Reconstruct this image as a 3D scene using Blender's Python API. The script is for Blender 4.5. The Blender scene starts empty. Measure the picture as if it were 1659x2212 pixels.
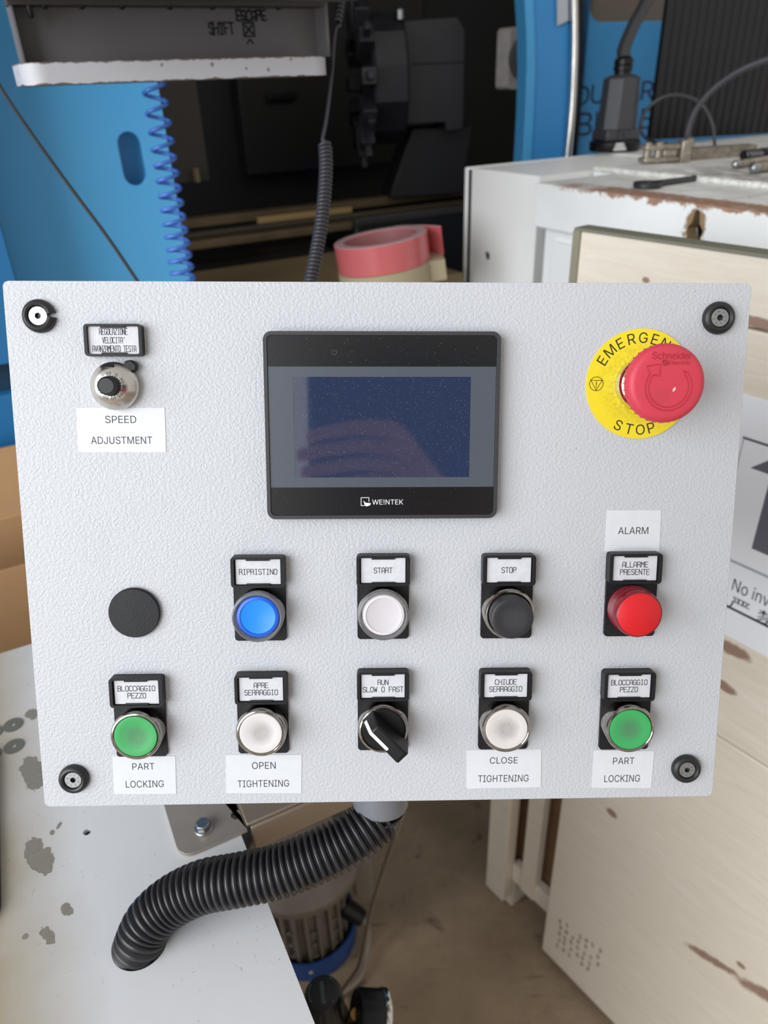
import bpy, bmesh, math, random
from mathutils import Vector, Matrix
from mathutils.geometry import delaunay_2d_cdt
random.seed(7)
PI = math.pi
sc = bpy.context.scene
col = sc.collection

# ---------------------------------------------------------------- camera
F_PX, W_PX, H_PX = 1580.0, 1659.0, 2212.0
CX, CY = 829.5, 1106.0
PITCH, ROLL = math.radians(30.5), math.radians(2.3)
CAM = Vector((0, 0, 1.55))
_u0 = Vector((0, math.sin(PITCH), math.cos(PITCH)))
_r0 = Vector((1, 0, 0))
FWD = Vector((0, math.cos(PITCH), -math.sin(PITCH)))
RGT = _r0 * math.cos(ROLL) - _u0 * math.sin(ROLL)
UPV = _r0 * math.sin(ROLL) + _u0 * math.cos(ROLL)
cd = bpy.data.cameras.new('camera')
cam = bpy.data.objects.new('camera', cd)
col.objects.link(cam)
cam.matrix_world = Matrix(((RGT.x, UPV.x, -FWD.x, CAM.x), (RGT.y, UPV.y, -FWD.y, CAM.y),
                           (RGT.z, UPV.z, -FWD.z, CAM.z), (0, 0, 0, 1)))
cd.sensor_fit = 'VERTICAL'
cd.sensor_height = 36.0
cd.lens = F_PX / H_PX * 36.0
cd.clip_start = 0.01
cd.dof.use_dof = True
cd.dof.focus_distance = 0.412
cd.dof.aperture_fstop = 9.0
sc.camera = cam

# ---------------------------------------------------------------- light
world = bpy.data.worlds.new('workshop_daylight')
sc.world = world
world.use_nodes = True
wn = world.node_tree
wn.nodes['Background'].inputs[0].default_value = (1.0, 0.965, 0.92, 1)
wn.nodes['Background'].inputs[1].default_value = 0.66

def area(name, loc, target, sx, sy, power, color):
    ld = bpy.data.lights.new(name, 'AREA')
    ld.shape = 'RECTANGLE'
    ld.size, ld.size_y, ld.energy, ld.color = sx, sy, power, color
    o = bpy.data.objects.new(name, ld)
    col.objects.link(o)
    o.location = loc
    o.rotation_euler = (Vector(target) - Vector(loc)).to_track_quat('-Z', 'Y').to_euler()
    return o

# the wide open workshop gate, behind and to the left of the photographer
area('gate_daylight', (-2.3, -1.8, 2.4), (0.2, 0.9, 1.2), 3.4, 2.6, 178, (0.91, 0.955, 1.0))

sc.view_settings.view_transform = 'Standard'
sc.view_settings.look = 'None'
sc.view_settings.gamma = 1.0
sc.view_settings.use_curve_mapping = False
sc.view_settings.exposure = 0.0
sc.cycles.use_denoising = True

# ---------------------------------------------------------------- where rays of the frame meet the world
def ray(x, y): return RGT * ((x - CX) / F_PX) - UPV * ((y - CY) / F_PX) + FWD
def P(x, y, d): return CAM + ray(x, y) * d
def Zp(x, y, z):
    r = ray(x, y)
    return CAM + r * ((z - CAM.z) / r.z)
def frame(o, azx):
    a = math.radians(azx)
    X = Vector((math.sin(a), math.cos(a), 0)); Z = Vector((0, 0, 1)); Y = Z.cross(X)
    return Matrix(((X.x, Y.x, Z.x, o[0]), (X.y, Y.y, Z.y, o[1]), (X.z, Y.z, Z.z, o[2]), (0, 0, 0, 1)))
def loc_on(M, x, y, axis, val):
    """Local point of frame M where the ray meets local coordinate axis = val."""
    Mi = M.inverted()
    o = Mi @ CAM
    d = Mi.to_3x3() @ ray(x, y)
    return o + d * ((val - o[axis]) / d[axis])

# ---------------------------------------------------------------- mesh builder
class MB:
    def __init__(s): s.v, s.f, s.m = [], [], []
    def add(s, vs, fs, mi=0, M=None):
        b = len(s.v)
        for p in vs:
            p = Vector(p)
            s.v.append(M @ p if M else p)
        for f in fs:
            s.f.append([b + i for i in f]); s.m.append(mi)
        return s
    def box(s, x0, x1, y0, y1, z0, z1, mi=0, M=None):
        vs = [(x, y, z) for z in (z0, z1) for y in (y0, y1) for x in (x0, x1)]
        return s.add(vs, [(0, 2, 3, 1), (4, 5, 7, 6), (0, 1, 5, 4), (1, 3, 7, 5), (3, 2, 6, 7), (2, 0, 4, 6)], mi, M)
    def prism(s, outer, z0, z1, holes=(), mi=0, M=None, top_mi=None):
        def ccw(l, want):
            a = sum(l[i][0] * l[(i + 1) % len(l)][1] - l[(i + 1) % len(l)][0] * l[i][1] for i in range(len(l)))
            return list(l) if (a > 0) == want else list(l)[::-1]
        loops = [ccw(outer, True)] + [ccw(h, False) for h in holes]
        flat = [p for l in loops for p in l]
        n = len(flat)
        edges = []; k = 0
        for l in loops:
            edges += [(k+i, k+(i+1) % len(l)) for i in range(len(l))]; k += len(l)
        r = delaunay_2d_cdt([Vector((p[0], p[1])) for p in flat], edges, [], 0, 1e-9)
        og = [o[0] if o else 0 for o in r[3]]
        def up(t):
            a, b, c = (flat[i] for i in t)
            return (b[0]-a[0])*(c[1]-a[1]) - (b[1]-a[1])*(c[0]-a[0]) > 0
        def inside(l, x, y):
            c = False
            for i in range(len(l)):
                (xa, ya), (xb, yb) = l[i-1][:2], l[i][:2]
                if (ya > y) != (yb > y) and x < (xb-xa)*(y-ya)/(yb-ya) + xa: c = not c
            return c
        T = []
        for q in r[2]:
            q = [og[i] for i in q]
            mx, my = sum(flat[i][0] for i in q)/3, sum(flat[i][1] for i in q)/3
            if inside(loops[0], mx, my) and not any(inside(h, mx, my) for h in loops[1:]): T.append(q)
        T = [t if up(t) else t[::-1] for t in T]
        vs = [(p[0], p[1], z0) for p in flat] + [(p[0], p[1], z1) for p in flat]
        side = []; k = 0
        for l in loops:
            for i in range(len(l)):
                j = (i + 1) % len(l)
                side.append((k+i, k+j, n+k+j, n+k+i))
            k += len(l)
        b = len(s.v)
        s.add(vs, [t[::-1] for t in T] + side, mi, M)
        tm = mi if top_mi is None else top_mi
        for t in T:
            s.f.append([b + n + i for i in t]); s.m.append(tm)
        return s
    def poly(s, pts, z, mi=0, M=None):
        return s.add([(p[0], p[1], z) for p in pts], [list(range(len(pts)))], mi, M)
    def lathe(s, prof, seg=48, mi=0, M=None, a0=0.0, a1=2*PI, c=(0, 0)):
        full = abs(a1 - a0 - 2*PI) < 1e-6
        n = seg if full else seg + 1
        vs = []
        for r, z in prof:
            for k in range(n):
                a = a0 + (a1 - a0) * k / seg
                vs.append((c[0] + r*math.cos(a), c[1] + r*math.sin(a), z))
        fs = []
        for i in range(len(prof) - 1):
            for k in range(seg):
                q = (k + 1) % n
                fs.append((i*n+k, i*n+q, (i+1)*n+q, (i+1)*n+k))
        if not full:
            fs.append([i*n for i in range(len(prof))]); fs.append([i*n+seg for i in range(len(prof))][::-1])
        return s.add(vs, fs, mi, M)
    def tube(s, pts, r, seg=12, mi=0, M=None, cap=True):
        pts = [Vector(p) for p in pts]; n = len(pts)
        rr = r if isinstance(r, (list, tuple)) else [r]*n
        T = [(pts[min(i+1, n-1)] - pts[max(i-1, 0)]).normalized() for i in range(n)]
        ref = Vector((0, 0, 1)) if abs(T[0].z) < 0.9 else Vector((1, 0, 0))
        N = T[0].cross(ref).normalized()
        vs = []
        for i in range(n):
            N = (N - T[i]*N.dot(T[i])).normalized()
            B = T[i].cross(N)
            for k in range(seg):
                a = 2*PI*k/seg
                vs.append(pts[i] + (N*math.cos(a) + B*math.sin(a))*rr[i])
        fs = [(i*seg+k, i*seg+(k+1) % seg, (i+1)*seg+(k+1) % seg, (i+1)*seg+k) for i in range(n-1) for k in range(seg)]
        if cap:
            fs.append(list(range(seg))[::-1]); fs.append([(n-1)*seg+k for k in range(seg)])
        return s.add(vs, fs, mi, M)
    def strip(s, pts, w, z, mi=0, M=None, closed=False):
        """Flat ribbon of width w along a 2D polyline."""
        n = len(pts)
        for i in range(n if closed else n-1):
            a = Vector(pts[i][:2]); b = Vector(pts[(i+1) % n][:2])
            d = (b - a)
            if d.length < 1e-9: continue
            d.normalize(); e = Vector((-d.y, d.x))*w/2
            a = a - d*w*0.45; b = b + d*w*0.45
            s.add([(a.x-e.x, a.y-e.y, z), (b.x-e.x, b.y-e.y, z), (b.x+e.x, b.y+e.y, z), (a.x+e.x, a.y+e.y, z)], [(0, 1, 2, 3)], mi, M)
        return s
    def obj(s, name, mats, parent=None, M=None, scale=1.0, bevel=None, seg=2, smooth=38):
        me = bpy.data.meshes.new(name)
        me.from_pydata([tuple(p*scale) for p in s.v], [], s.f)
        if not isinstance(mats, (list, tuple)): mats = [mats]
        for m in mats: me.materials.append(m)
        for p, mi in zip(me.polygons, s.m):
            p.material_index = mi
            p.use_smooth = True
        me.validate()
        me.update()
        bm = bmesh.new(); bm.from_mesh(me)
        bmesh.ops.recalc_face_normals(bm, faces=bm.faces)
        bm.to_mesh(me); bm.free()
        me.set_sharp_from_angle(angle=math.radians(smooth))
        o = bpy.data.objects.new(name, me)
        col.objects.link(o)
        if parent is not None: o.parent = parent
        if M is not None: o.matrix_local = M
        if bevel:
            b = o.modifiers.new('edge', 'BEVEL')
            b.width = bevel; b.segments = seg; b.limit_method = 'ANGLE'; b.angle_limit = math.radians(40)
        return o

def rrect(x0, x1, y0, y1, r, n=6):
    pts = []
    for cx, cy, a in ((x1-r, y1-r, 0), (x0+r, y1-r, 90), (x0+r, y0+r, 180), (x1-r, y0+r, 270)):
        for k in range(n+1):
            t = math.radians(a + 90*k/n)
            pts.append((cx + r*math.cos(t), cy + r*math.sin(t)))
    return pts
def circ(cx, cy, r, n=32, ry=None):
    return [(cx + r*math.cos(2*PI*k/n), cy + (ry or r)*math.sin(2*PI*k/n)) for k in range(n)]
def bez(pts, n=10):
    """Catmull-Rom through points."""
    p = [Vector(q) for q in pts]
    p = [p[0]*2-p[1]] + p + [p[-1]*2-p[-2]]
    out = []
    for i in range(1, len(p)-2):
        for k in range(n):
            t = k/n
            out.append(0.5*((2*p[i]) + (p[i+1]-p[i-1])*t + (2*p[i-1]-5*p[i]+4*p[i+1]-p[i+2])*t*t + (3*p[i]-p[i-1]-3*p[i+1]+p[i+2])*t**3))
    out.append(p[-2])
    return out
def resample(pts, step):
    out = [pts[0]]; acc = 0.0
    for a, b in zip(pts, pts[1:]):
        L = (b-a).length; t = step - acc
        while t <= L:
            out.append(a.lerp(b, t/L)); t += step
        acc = L - (t - step)
    return out
def TR(x, y, z=0): return Matrix.Translation((x, y, z))
def RZ(a): return Matrix.Rotation(a, 4, 'Z')
def align(p, d, roll=0):
    """Matrix whose local Z runs along d from p."""
    return Matrix.Translation(p) @ Vector(d).to_track_quat('Z', 'Y').to_matrix().to_4x4() @ RZ(roll)

def thing(name, label, cat, M=None, group=None):
    o = bpy.data.objects.new(name, None)
    o.empty_display_size = 0.05
    col.objects.link(o)
    if M is not None: o.matrix_world = M
    return tag(o, label, cat, group)
def tag(o, label=None, cat=None, group=None, kind=None):
    if label: o['label'] = label
    if cat: o['category'] = cat
    if group: o['group'] = group
    if kind: o['kind'] = kind
    return o

# ---------------------------------------------------------------- lettering
def _font():
    try:
        import os
        p = os.path.join(bpy.utils.system_resource('DATAFILES'), 'fonts', 'Inter.woff2')
        return bpy.data.fonts.load(p)
    except Exception:
        return None
INTER = _font()
_tc = {}
def text_geo(s, bold=0.0, default=False):
    k_ = (s, bold, default)
    if k_ in _tc: return _tc[k_]
    cu = bpy.data.curves.new('lettering', 'FONT')
    cu.body = s; cu.size = 1.0; cu.offset = bold
    if INTER and not default: cu.font = INTER
    o = bpy.data.objects.new('lettering', cu)
    col.objects.link(o)
    dg = bpy.context.evaluated_depsgraph_get()
    cc = o.evaluated_get(dg).to_curve(dg)
    loops = []
    for sp in cc.splines:
        l = []
        if sp.type == 'BEZIER':
            n = len(sp.bezier_points)
            for i in range(n):
                p, q = sp.bezier_points[i], sp.bezier_points[(i+1) % n]
                a, b, c, d = p.co, p.handle_right, q.handle_left, q.co
                straight = ((b-a).cross(d-a).length + (c-a).cross(d-a).length) < 1e-6
                for k in range(1 if straight else 5):
                    t = k/5
                    l.append(a*(1-t)**3 + b*3*t*(1-t)**2 + c*3*t*t*(1-t) + d*t**3)
        else: l = [p.co.to_3d() for p in sp.points]
        l = [(v.x, v.y) for v in l]
        l = [v for i, v in enumerate(l) if math.dist(v, l[i-1]) > 1e-5]
        if len(l) > 2: loops.append(l)
    o.to_curve_clear() if hasattr(o, 'to_curve_clear') else None
    bpy.data.objects.remove(o); bpy.data.curves.remove(cu)
    vs, fs = [], []
    # overlapping contours: constrained triangulation, kept where the winding number is not zero
    box = [(min(v[0] for v in l), max(v[0] for v in l)) for l in loops]
    order = sorted(range(len(loops)), key=lambda i: box[i][0]); groups = []
    for i in order:
        if groups and box[i][0] <= groups[-1][1]:
            groups[-1][0].append(loops[i]); groups[-1][1] = max(groups[-1][1], box[i][1])
        else: groups.append([[loops[i]], box[i][1]])
    for ls, _ in groups:
        flat = [Vector(p) for l in ls for p in l]; ed = []; k = 0
        for l in ls:
            ed += [(k+i, k+(i+1) % len(l)) for i in range(len(l))]; k += len(l)
        r = delaunay_2d_cdt(flat, ed, [], 0, 1e-7)
        b = len(vs); vs += [(v.x, v.y) for v in r[0]]
        for f in r[2]:
            x = sum(r[0][i].x for i in f)/3; y = sum(r[0][i].y for i in f)/3; w = 0
            for l in ls:
                for i in range(len(l)):
                    (xa, ya), (xb, yb) = l[i-1], l[i]
                    if (ya > y) != (yb > y) and x < (xb-xa)*(y-ya)/(yb-ya) + xa: w += 1 if yb > ya else -1
            if w: fs.append([b+i for i in f])
    _tc[k_] = (vs, fs)
    return _tc[k_]
def put_text(mb, s, cx, cy, w, h, z, mi=1, M=None, bold=0.0, rot=0.0, default=False):
    """Lettering whose box is w wide (None: natural) and h high, centred on cx, cy."""
    vs, fs = text_geo(s, bold, default)
    if not vs: return
    x0, x1 = min(v[0] for v in vs), max(v[0] for v in vs)
    y0, y1 = min(v[1] for v in vs), max(v[1] for v in vs)
    sy = h/(y1-y0); sx = sy if w is None else w/(x1-x0)
    c, sn = math.cos(rot), math.sin(rot)
    out = []
    for x, y in vs:
        X = (x-(x0+x1)/2)*sx; Y = (y-(y0+y1)/2)*sy
        out.append((cx + X*c - Y*sn, cy + X*sn + Y*c, z))
    mb.add(out, fs, mi, M)
_oct = [(1, 0), (3, 0), (4, 1), (4, 5), (3, 6), (1, 6), (0, 5), (0, 1), (1, 0)]
STROKE = {
 'A': [[(0, 0), (0, 4.4), (1.1, 6), (2.9, 6), (4, 4.4), (4, 0)], [(0, 2.4), (4, 2.4)]],
 'B': [[(0, 0), (0, 6), (3, 6), (4, 5.2), (4, 4), (3.1, 3.2), (0, 3.2)], [(3.1, 3.2), (4, 2.3), (4, 1), (3, 0), (0, 0)]],
 'C': [[(4, 5), (3, 6), (1, 6), (0, 5), (0, 1), (1, 0), (3, 0), (4, 1)]],
 'D': [[(0, 0), (0, 6), (2.8, 6), (4, 4.8), (4, 1.2), (2.8, 0), (0, 0)]],
 'E': [[(4, 6), (0, 6), (0, 0), (4, 0)], [(0, 3.1), (3.3, 3.1)]],
 'F': [[(4, 6), (0, 6), (0, 0)], [(0, 3.1), (3.3, 3.1)]],
 'G': [[(4, 5), (3, 6), (1, 6), (0, 5), (0, 1), (1, 0), (3, 0), (4, 1), (4, 2.8), (2.3, 2.8)]],
 'H': [[(0, 0), (0, 6)], [(4, 0), (4, 6)], [(0, 3.1), (4, 3.1)]],
 'I': [[(0.8, 6), (3.2, 6)], [(2, 6), (2, 0)], [(0.8, 0), (3.2, 0)]],
 'L': [[(0, 6), (0, 0), (4, 0)]],
 'M': [[(0, 0), (0, 6), (2, 3), (4, 6), (4, 0)]],
 'N': [[(0, 0), (0, 6), (4, 0), (4, 6)]],
 'O': [_oct], '0': [_oct],
 'P': [[(0, 0), (0, 6), (3, 6), (4, 5.2), (4, 3.8), (3, 3), (0, 3)]],
 'R': [[(0, 0), (0, 6), (3, 6), (4, 5.2), (4, 3.8), (3, 3), (0, 3)], [(2.6, 3), (4, 1.6), (4, 0)]],
 'S': [[(4, 5), (3, 6), (1, 6), (0, 5), (0, 4.1), (1, 3.2), (3, 2.9), (4, 2), (4, 1), (3, 0), (1, 0), (0, 1)]],
 'T': [[(0, 6), (4, 6)], [(2, 6), (2, 0)]],
 'U': [[(0, 6), (0, 1), (1, 0), (3, 0), (4, 1), (4, 6)]],
 'V': [[(0, 6), (2, 0), (4, 6)]],
 'W': [[(0, 6), (0.8, 0), (2, 4), (3.2, 0), (4, 6)]],
 'Z': [[(0, 6), (4, 6), (0, 0), (4, 0)]],
 "'": [[(2.2, 6), (1.7, 4.6)]], ' ': []}
def put_strokes(mb, s, cx, cy, pitch, h, z, mi=1, M=None, w=0.42, jit=0.0, fill=0.74):
    x = cx - pitch*len(s)/2 + pitch*(1-fill)/2
    for ch in s:
        for pl in STROKE[ch]:
            pts = [(x + p[0]/4*pitch*fill + random.uniform(-jit, jit), cy - h/2 + p[1]/6*h + random.uniform(-jit, jit)) for p in pl]
            mb.strip(pts, w, z, mi, M)
        x += pitch

# ---------------------------------------------------------------- materials
def lin(c): return tuple((x/255/12.92 if x/255 <= 0.04045 else ((x/255+0.055)/1.055)**2.4) for x in c) + (1,)
class NT:
    def __init__(s, name):
        s.m = bpy.data.materials.new(name); s.m.use_nodes = True
        s.t = s.m.node_tree; s.b = s.t.nodes['Principled BSDF']
        tc = s.t.nodes.new('ShaderNodeTexCoord'); s.co = tc.outputs['Object']
    def n(s, typ, **kw):
        nd = s.t.nodes.new(typ)
        for k, v in kw.items(): setattr(nd, k, v)
        return nd
    def put(s, sock, v):
        if hasattr(v, 'is_linked') or hasattr(v, 'links'): s.t.links.new(v, sock)
        else: sock.default_value = v
    def noise(s, scale, detail=3, rough=0.55, dist=0.0, co=None, stretch=None):
        co = co or s.co
        if stretch:
            mp = s.n('ShaderNodeMapping'); s.t.links.new(co, mp.inputs[0]); mp.inputs['Scale'].default_value = stretch; co = mp.outputs[0]
        nd = s.n('ShaderNodeTexNoise'); s.t.links.new(co, nd.inputs['Vector'])
        nd.inputs['Scale'].default_value = scale; nd.inputs['Detail'].default_value = detail
        nd.inputs['Roughness'].default_value = rough; nd.inputs['Distortion'].default_value = dist
        return nd.outputs['Fac']
    def voro(s, scale, co=None, feature='F1'):
        nd = s.n('ShaderNodeTexVoronoi', feature=feature); s.t.links.new(co or s.co, nd.inputs['Vector']); nd.inputs['Scale'].default_value = scale
        return nd.outputs['Distance'], nd.outputs.get('Color')
    def step(s, v, a, b, lo=0.0, hi=1.0):
        nd = s.n('ShaderNodeMapRange'); nd.clamp = True; s.put(nd.inputs['Value'], v)
        nd.inputs['From Min'].default_value = a; nd.inputs['From Max'].default_value = b
        nd.inputs['To Min'].default_value = lo; nd.inputs['To Max'].default_value = hi
        return nd.outputs[0]
    def math(s, op, a, b=None):
        nd = s.n('ShaderNodeMath', operation=op); s.put(nd.inputs[0], a)
        if b is not None: s.put(nd.inputs[1], b)
        return nd.outputs[0]
    def mix(s, fac, a, b):
        nd = s.n('ShaderNodeMix', data_type='RGBA'); s.put(nd.inputs[0], fac); s.put(nd.inputs[6], a); s.put(nd.inputs[7], b)
        return nd.outputs[2]
    def xyz(s, co=None):
        nd = s.n('ShaderNodeSeparateXYZ'); s.t.links.new(co or s.co, nd.inputs[0]); return nd.outputs
    def blob(s, c, r, warp=0.5, wscale=60, rot=0.0):
        """Mask (soft edge 0..1) of an ellipse with a ragged edge; c, r in object units, seen along local Z."""
        x = s.xyz()
        dx = s.math('SUBTRACT', x[0], c[0]); dy = s.math('SUBTRACT', x[1], c[1])
        if rot:
            ca, sa = math.cos(rot), math.sin(rot)
            dx, dy = s.math('ADD', s.math('MULTIPLY', dx, ca), s.math('MULTIPLY', dy, sa)), s.math('SUBTRACT', s.math('MULTIPLY', dy, ca), s.math('MULTIPLY', dx, sa))
        q = s.math('ADD', s.math('POWER', s.math('ABSOLUTE', s.math('DIVIDE', dx, r[0])), 2.0), s.math('POWER', s.math('ABSOLUTE', s.math('DIVIDE', dy, r[1])), 2.0))
        w = s.math('MULTIPLY', s.math('SUBTRACT', s.noise(wscale, 4, 0.6), 0.5), warp*4)
        return s.step(s.math('ADD', q, w), 1.0, 0.92)
    def bump(s, h, dist, strength=1.0):
        nd = s.n('ShaderNodeBump'); s.put(nd.inputs['Height'], h)
        nd.inputs['Distance'].default_value = dist; nd.inputs['Strength'].default_value = strength
        s.t.links.new(nd.outputs[0], s.b.inputs['Normal'])
    def base(s, v): s.put(s.b.inputs['Base Color'], v)
    def rough(s, v): s.put(s.b.inputs['Roughness'], v)
def mat(name, rgb, rough=0.5, metal=0.0, bump=None, vary=None, spec=None, trans=0.0, ior=1.45, coat=0.0):
    t = NT(name)
    c = lin(rgb)
    if vary:   # (scale, amount 0..1, rgb2)
        t.base(t.mix(t.math('MULTIPLY', t.step(t.noise(vary[0], 5, 0.6), 0.35, 0.7), vary[1]), c, lin(vary[2])))
    else: t.base(c)
    t.rough(rough); t.b.inputs['Metallic'].default_value = metal
    if spec is not None: t.b.inputs['Specular IOR Level'].default_value = spec
    if trans: t.b.inputs['Transmission Weight'].default_value = trans; t.b.inputs['IOR'].default_value = ior
    if coat: t.b.inputs['Coat Weight'].default_value = coat
    if bump: t.bump(t.noise(bump[0], 2), bump[1])
    return t.m

MM = 0.001
# shared materials
M_BLACK = mat('black_plastic', (22, 22, 25), 0.45, spec=0.3, bump=(900, 0.0001), vary=(120, 0.3, (38, 37, 38)))
M_BLACK2 = mat('black_satin_plastic', (18, 18, 21), 0.36, spec=0.35)
M_RUBBER = mat('black_rubber', (25, 25, 27), 0.42, vary=(90, 0.3, (42, 42, 44)))
M_PAPER = mat('label_paper', (206, 206, 211), 0.6, vary=(260, 0.3, (164, 164, 170)))
M_INK = mat('printed_ink', (44, 46, 54), 0.7)
M_STICK = mat('white_sticker', (209, 211, 216), 0.42, vary=(180, 0.2, (188, 190, 194)))
M_CHROME = mat('worn_chrome', (214, 212, 208), 0.12, 1.0, vary=(300, 0.5, (150, 145, 140)))
M_STEEL = mat('zinc_plated_steel', (176, 178, 180), 0.32, 1.0, vary=(700, 0.45, (110, 110, 112)))
M_ALU = mat('satin_aluminium', (208, 206, 200), 0.26, 1.0)


# ================================================================ SETTING AND LARGE THINGS
# ---- concrete floor
t = NT('stained_concrete')
c = t.mix(t.step(t.noise(5, 6, .65), .3, .7), lin((178, 156, 130)), lin((144, 124, 102)))
c = t.mix(t.math('MULTIPLY', t.step(t.noise(13, 5, .6, .8), .60, .70), .7), c, lin((56, 46, 38)))
c = t.mix(t.math('MULTIPLY', t.step(t.noise(6, 4, .5, stretch=(1, 14, 1)), .66, .72), .45), c, lin((62, 50, 40)))
c = t.mix(t.math('MULTIPLY', t.step(t.noise(60, 4), .64, .72), .3), c, lin((150, 140, 126)))
t.base(c); t.rough(.62); t.bump(t.noise(40, 5), .002)
mb = MB(); mb.box(-4, 4, -3.5, 5, -.08, 0)
tag(mb.obj('floor', t.m), kind='structure')

# ---- white machine bed with the sheet steel cover (local: x = right end direction, y = away, z = 0 on the cover)
BED = Matrix(((.899, -.438, 0, -.119), (.438, .899, 0, .361), (0, 0, 1, 1.0476), (0, 0, 0, 1)))
def onbed(px, py, z=0.0):
    q = loc_on(BED, px, py, 2, z); return (q.x, q.y)
bed = thing('machine_bed', 'white chipped sheet metal machine bed below the control panel', 'machine bed', BED)
t = NT('white_chipped_paint')
x = t.xyz()
def bp(px, py): return onbed(px, py)
chips = [((88, 1845), (.0085, .019), 1.0, 62, .2), ((72, 1668), (.008, .025), 1.0, 60, .15), ((102, 2020), (.0036, .0085), .9, 140, .35), ((55, 2023), (.0022, .0022), .3, 400, 0),
         ((68, 1545), (.005, .009), .9, 90, 0), ((145, 1965), (.0035, .006), .6, 300, .4), ((113, 1798), (.0018, .0026), .5, 500, 0), ((128, 1783), (.0015, .0035), .5, 500, -.6)]
m_ = None
for (px, rr_, wp, ws, ro) in chips:
    b = t.blob(bp(*px), rr_, wp, ws, ro)
    m_ = b if m_ is None else t.math('MAXIMUM', m_, b)
scr1 = t.step(t.noise(20, 3, .5, 1.2, stretch=(3, 30, 1)), .715, .74)
scr2 = t.step(t.noise(16, 3, .5, 1.0, stretch=(28, 4, 1)), .72, .745)
dv, dc = t.voro(330); sp = t.n('ShaderNodeSeparateColor'); t.t.links.new(dc, sp.inputs[0])
dots = t.math('MULTIPLY', t.step(dv, .17, .1), t.math('MULTIPLY', t.step(sp.outputs[0], .88, .89), t.step(t.noise(9, 3), .42, .55)))
old = t.math('MULTIPLY', t.step(t.math('ADD', x[0], t.math('MULTIPLY', t.math('SUBTRACT', t.noise(14, 5), .5), .05)), -.112, -.172), .9)  # yellowed dirt towards the left, with shade from things beside it painted in
c = t.mix(t.math('MULTIPLY', t.step(t.noise(14, 5, .6), .4, .75), .25), lin((208, 209, 212)), lin((196, 195, 192)))
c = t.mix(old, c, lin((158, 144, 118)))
c = t.mix(t.math('MULTIPLY', t.math('MAXIMUM', scr1, scr2), .38), c, lin((112, 106, 100)))
c = t.mix(t.math('MULTIPLY', dots, .7), c, lin((74, 66, 62)))
c = t.mix(m_, c, t.mix(t.noise(300, 3), lin((142, 136, 124)), lin((118, 113, 104))))
t.base(c); t.rough(.42)
t.bump(t.math('SUBTRACT', t.math('MULTIPLY', t.noise(120, 3), .12), m_), .0005)
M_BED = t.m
hole = onbed(302, 2036); HOLE = hole
bolt_hole = onbed(188, 1797)
mb = MB()
mb.prism([(-.62, -.22), (0, -.22), (0, .1), (0, .335), (-.62, .335)], -.004, 0,
         [circ(hole[0], hole[1], .0188, 40), circ(bolt_hole[0], bolt_hole[1], .003, 16)])
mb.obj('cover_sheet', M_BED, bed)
mb = MB(); mb.box(-.61, -.004, -.21, .325, -1.0476, -.06); mb.box(-.61, -.56, -.21, .325, -.06, -.0045); mb.box(-.61, -.004, .3, .325, -.06, -.0045); mb.box(-.02, -.004, -.21, .325, -.06, -.0045)
mb.obj('bed_body', mat('grey_bed_body', (150, 150, 148), .5), bed)
# countersunk screws at the far left
M_CSK = mat('dull_zinc', (126, 124, 112), .5, .5)
for px in ((28, 1567), (30, 1613), (-17, 1584), (-19, 1632)):
    q = onbed(*px)
    mb = MB(); mb.prism(circ(q[0], q[1], .0086, 32), -.001, .0009, [circ(q[0], q[1], .0022, 6)]); mb.poly(circ(q[0], q[1], .0022, 6), -.0002, 1)
    mb.obj('countersunk_screw', [M_CSK, M_BLACK2], bed)
# raised access plate with a dark gasket at the left edge
p0, p1 = onbed(3, 1650), onbed(9, 1950)
ax = (p0[0]+p1[0])/2
tilt = math.atan2(p1[0]-p0[0], -(p1[1]-p0[1]))
pl = rrect(-.2, 0, -.11, .075, .02, 8)
K = TR(p1[0]+.001, p1[1]+.09) @ RZ(tilt)
mb = MB(); mb.prism(pl, 0, .0022, M=K)
gk = mb.obj('gasket', M_RUBBER, bed)
mb = MB(); mb.prism(rrect(-.198, -.002, -.108, .073, .018, 8), .0022, .006, M=K)
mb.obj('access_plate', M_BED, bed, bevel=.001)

# ---- lathe behind: bed front runs along B (azimuth 62)
LAT = frame((-.31, 1.225, 0), 62)
lathe = thing('lathe', 'dark old lathe interior with tan bed rails, in the shadow behind the control panel', 'lathe', LAT)
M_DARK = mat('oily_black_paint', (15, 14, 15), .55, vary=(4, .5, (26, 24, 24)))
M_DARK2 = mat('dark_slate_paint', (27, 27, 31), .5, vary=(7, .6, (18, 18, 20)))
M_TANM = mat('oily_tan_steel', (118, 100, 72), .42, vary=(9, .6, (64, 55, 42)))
def onlat(px, py, axis, val):
    return loc_on(LAT, px, py, axis, val)
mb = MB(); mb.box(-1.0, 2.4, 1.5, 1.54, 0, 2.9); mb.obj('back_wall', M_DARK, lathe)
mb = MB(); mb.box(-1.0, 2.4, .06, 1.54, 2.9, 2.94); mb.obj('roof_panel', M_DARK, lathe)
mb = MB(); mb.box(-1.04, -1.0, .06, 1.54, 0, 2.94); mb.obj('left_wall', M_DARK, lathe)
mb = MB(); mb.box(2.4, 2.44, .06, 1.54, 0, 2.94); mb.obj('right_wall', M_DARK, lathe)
mb = MB(); mb.box(.006, .56, .055, 1.0, 0, 1.17); mb.obj('bed_base', M_DARK, lathe)
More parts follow.
